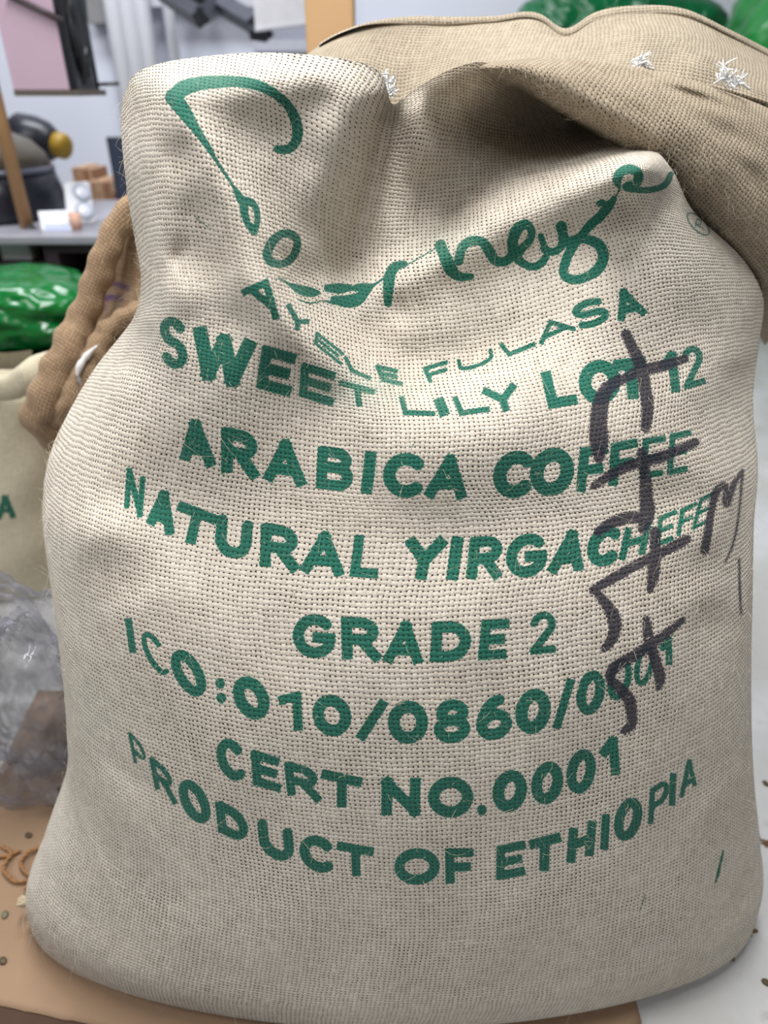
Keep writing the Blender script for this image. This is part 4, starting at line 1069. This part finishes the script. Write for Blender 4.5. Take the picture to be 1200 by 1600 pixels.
# dark panel beside the sack
dpn = empty('display_panel', P(186, 318, 2.32), 'slim dark navy panel standing upright on the shelf beside the sack', 'panel')
bevel(pbox(174, 214, 225, 318.5, 2.305, .022).build('panel_frame', simple('navy', S(40, 46, 60), .5), dpn), .003)
pbox(178, 219, 221, 313, 2.302, .004).build('panel_face', simple('navy_face', S(50, 58, 74), .4), dpn)
# pink cabinet with dark frame hanging at the upper left
pk = empty('wall_cabinet', P(60, 140, 1.75), 'hanging cabinet with pink front and dark metal side, upper left corner', 'cabinet')
YB = 1.75; z0 = P(60, 140, YB).z; xa, xb = P(22, 143, YB).x, P(111, 131, YB).x; zt = z0+.62
PINK = simple('pink_panel', S(190, 164, 182), .6, var=.04)
MB().box((xa, YB, z0), (xb, YB+.02, zt)).build('front_panel', PINK, pk)
MB().box((xb-.02, YB+.02, z0), (xb, YB+.17, zt)).build('side_panel', DARK2, pk)
MB().box((xa, YB+.02, z0), (xa+.02, YB+.17, zt)).build('side_panel', DARK2, pk)
MB().box((xa, YB-.002, z0-.012), (xb+.012, YB+.175, z0)).build('bottom_tray', simple('olive', S(92, 84, 76), .6), pk)
MB().box((xa, YB+.15, z0), (xb, YB+.17, zt)).build('rear_panel', DARK2, pk)
MB().box((xa, YB, zt), (xb, YB+.17, zt+.02)).build('top_panel', DARK2, pk)
MB().tube([P(10, -10, YB-.008), P(97, 32, YB-.008)], .006, 8).build('brace', simple('brace', S(70, 58, 64), .5), pk, True)
MB().tube([(xb+.002, YB+.006, z0), (xb+.002, YB+.006, zt)], .010, 8).build('frame_post', DARK, pk, True)
crumple('black_strapping', (xb+.006, YB+.085, z0+.125), (.016, .055, .11), 31, .22, 1.6, simple('strap', S(28, 28, 34), .5), pk, n=30)
MB().lathe((xb, YB+.07, z0+.075), [(.019, 0), (.017, .012), (.008, .018)], 20, (1, 0, 0)).build('white_knob', WHITE, pk, True)
MB().tube([(xb, YB+.16, z0+.01), (xb+.05, YB+.16, z0+.012)], .004, 8).build('hook', DARK, pk, True)
# hanger rods carry the cabinet
for yy in (.04, .14):
    MB().tube([(xb-.03, YB+yy, zt+.02), (xb-.03, YB+yy, 2.95)], .005, 8).build('hanger_rod', DARK, pk, True)
# white wall pipes
for px_, r_, lab in ((180, .030, 'white vertical wall pipe nearest to the pink cabinet'), (203, .034, 'middle white vertical wall pipe'), (226, .030, 'white vertical wall pipe right of the middle one'), (266, .020, 'thin white vertical pipe apart from the others')):
    a = P(px_, 80, 3.05)
    e = empty('wall_pipe', (a.x, 3.10, 0), lab, 'pipe', 'white pipes on the back wall')
    MB().lathe((a.x, 3.10, 0.0), [(r_, 0), (r_, 2.95)], 18).build('pipe', WHITE, e, True)
    for hz in (.5, 1.35, 2.2):
        MB().box((a.x-r_*1.3, 3.10-r_*.25, hz), (a.x+r_*1.3, 3.2, hz+.02)).build('clip', simple('clip', S(190, 192, 200), .5), e)
# grey soffit board near the ceiling
o = pbox(128, -60, 168, 36, 3.12, .08).build('trim_1', GREY); tag(o, kind='structure')
o = pbox(168, -60, 520, 10, 3.12, .08).build('trim_2', simple('soffit', S(196, 196, 206), .7)); tag(o, kind='structure')
o = pbox(395, 62, 700, 80, 3.12, .08).build('trim_3', simple('ledge', S(190, 192, 204), .7)); tag(o, kind='structure')
# black metal wall bracket
bk = empty('shelf_bracket', P(340, 20, 2.6), 'black angled metal bracket arms under the raised white board', 'bracket')
def bar(p, q, w, name, m_=DARK):
    MB().tube([p, q], w, 4).build(name, m_, bk)
bar(P(250, -14, 3.0), P(314, 28, 2.6), .030, 'arm'); bar(P(312, 26, 2.6), P(345, 6, 2.75), .028, 'arm')
bar(P(300, -20, 3.0), P(400, 38, 2.45), .030, 'arm', DARK2); bar(P(330, -16, 3.0), P(416, 52, 2.42), .024, 'arm')
bar(P(392, 50, 2.43), P(418, 54, 2.42), .020, 'end_stop')
bar(P(270, -4, 2.85), P(360, -2, 2.80), .025, 'crossbar')
# white board on the bracket
wb = empty('white_board', P(430, 40, 2.42), 'white rectangular board on the black bracket next to the wooden post', 'board')
slab([P(399, 46, 2.34), P(490, 34, 2.34), P(486, -60, 2.34), P(391, -60, 2.34)], .02, 'panel', simple('board_white', S(226, 226, 232), .5), wb)
slab([P(398, 49, 2.335), P(490, 37, 2.335), P(490, 33, 2.335), P(398, 45, 2.335)], .028, 'edge_strip', simple('edge', S(206, 206, 212), .5), wb)
# wooden post
a, c = P(477, 40, 1.55), P(553, 40, 1.55)
wp = empty('wooden_post', ((a.x+c.x)/2, 1.55, 0), 'square pine post rising behind the printed sack', 'post')
bevel(MB().box((a.x, 1.55, 0), (c.x, 1.64, 2.6)).build('post_body', WOOD, wp), .006)
MB().box((a.x-.02, 1.54, 0), (c.x+.02, 1.65, .03)).build('base_plate', DARK2, wp)
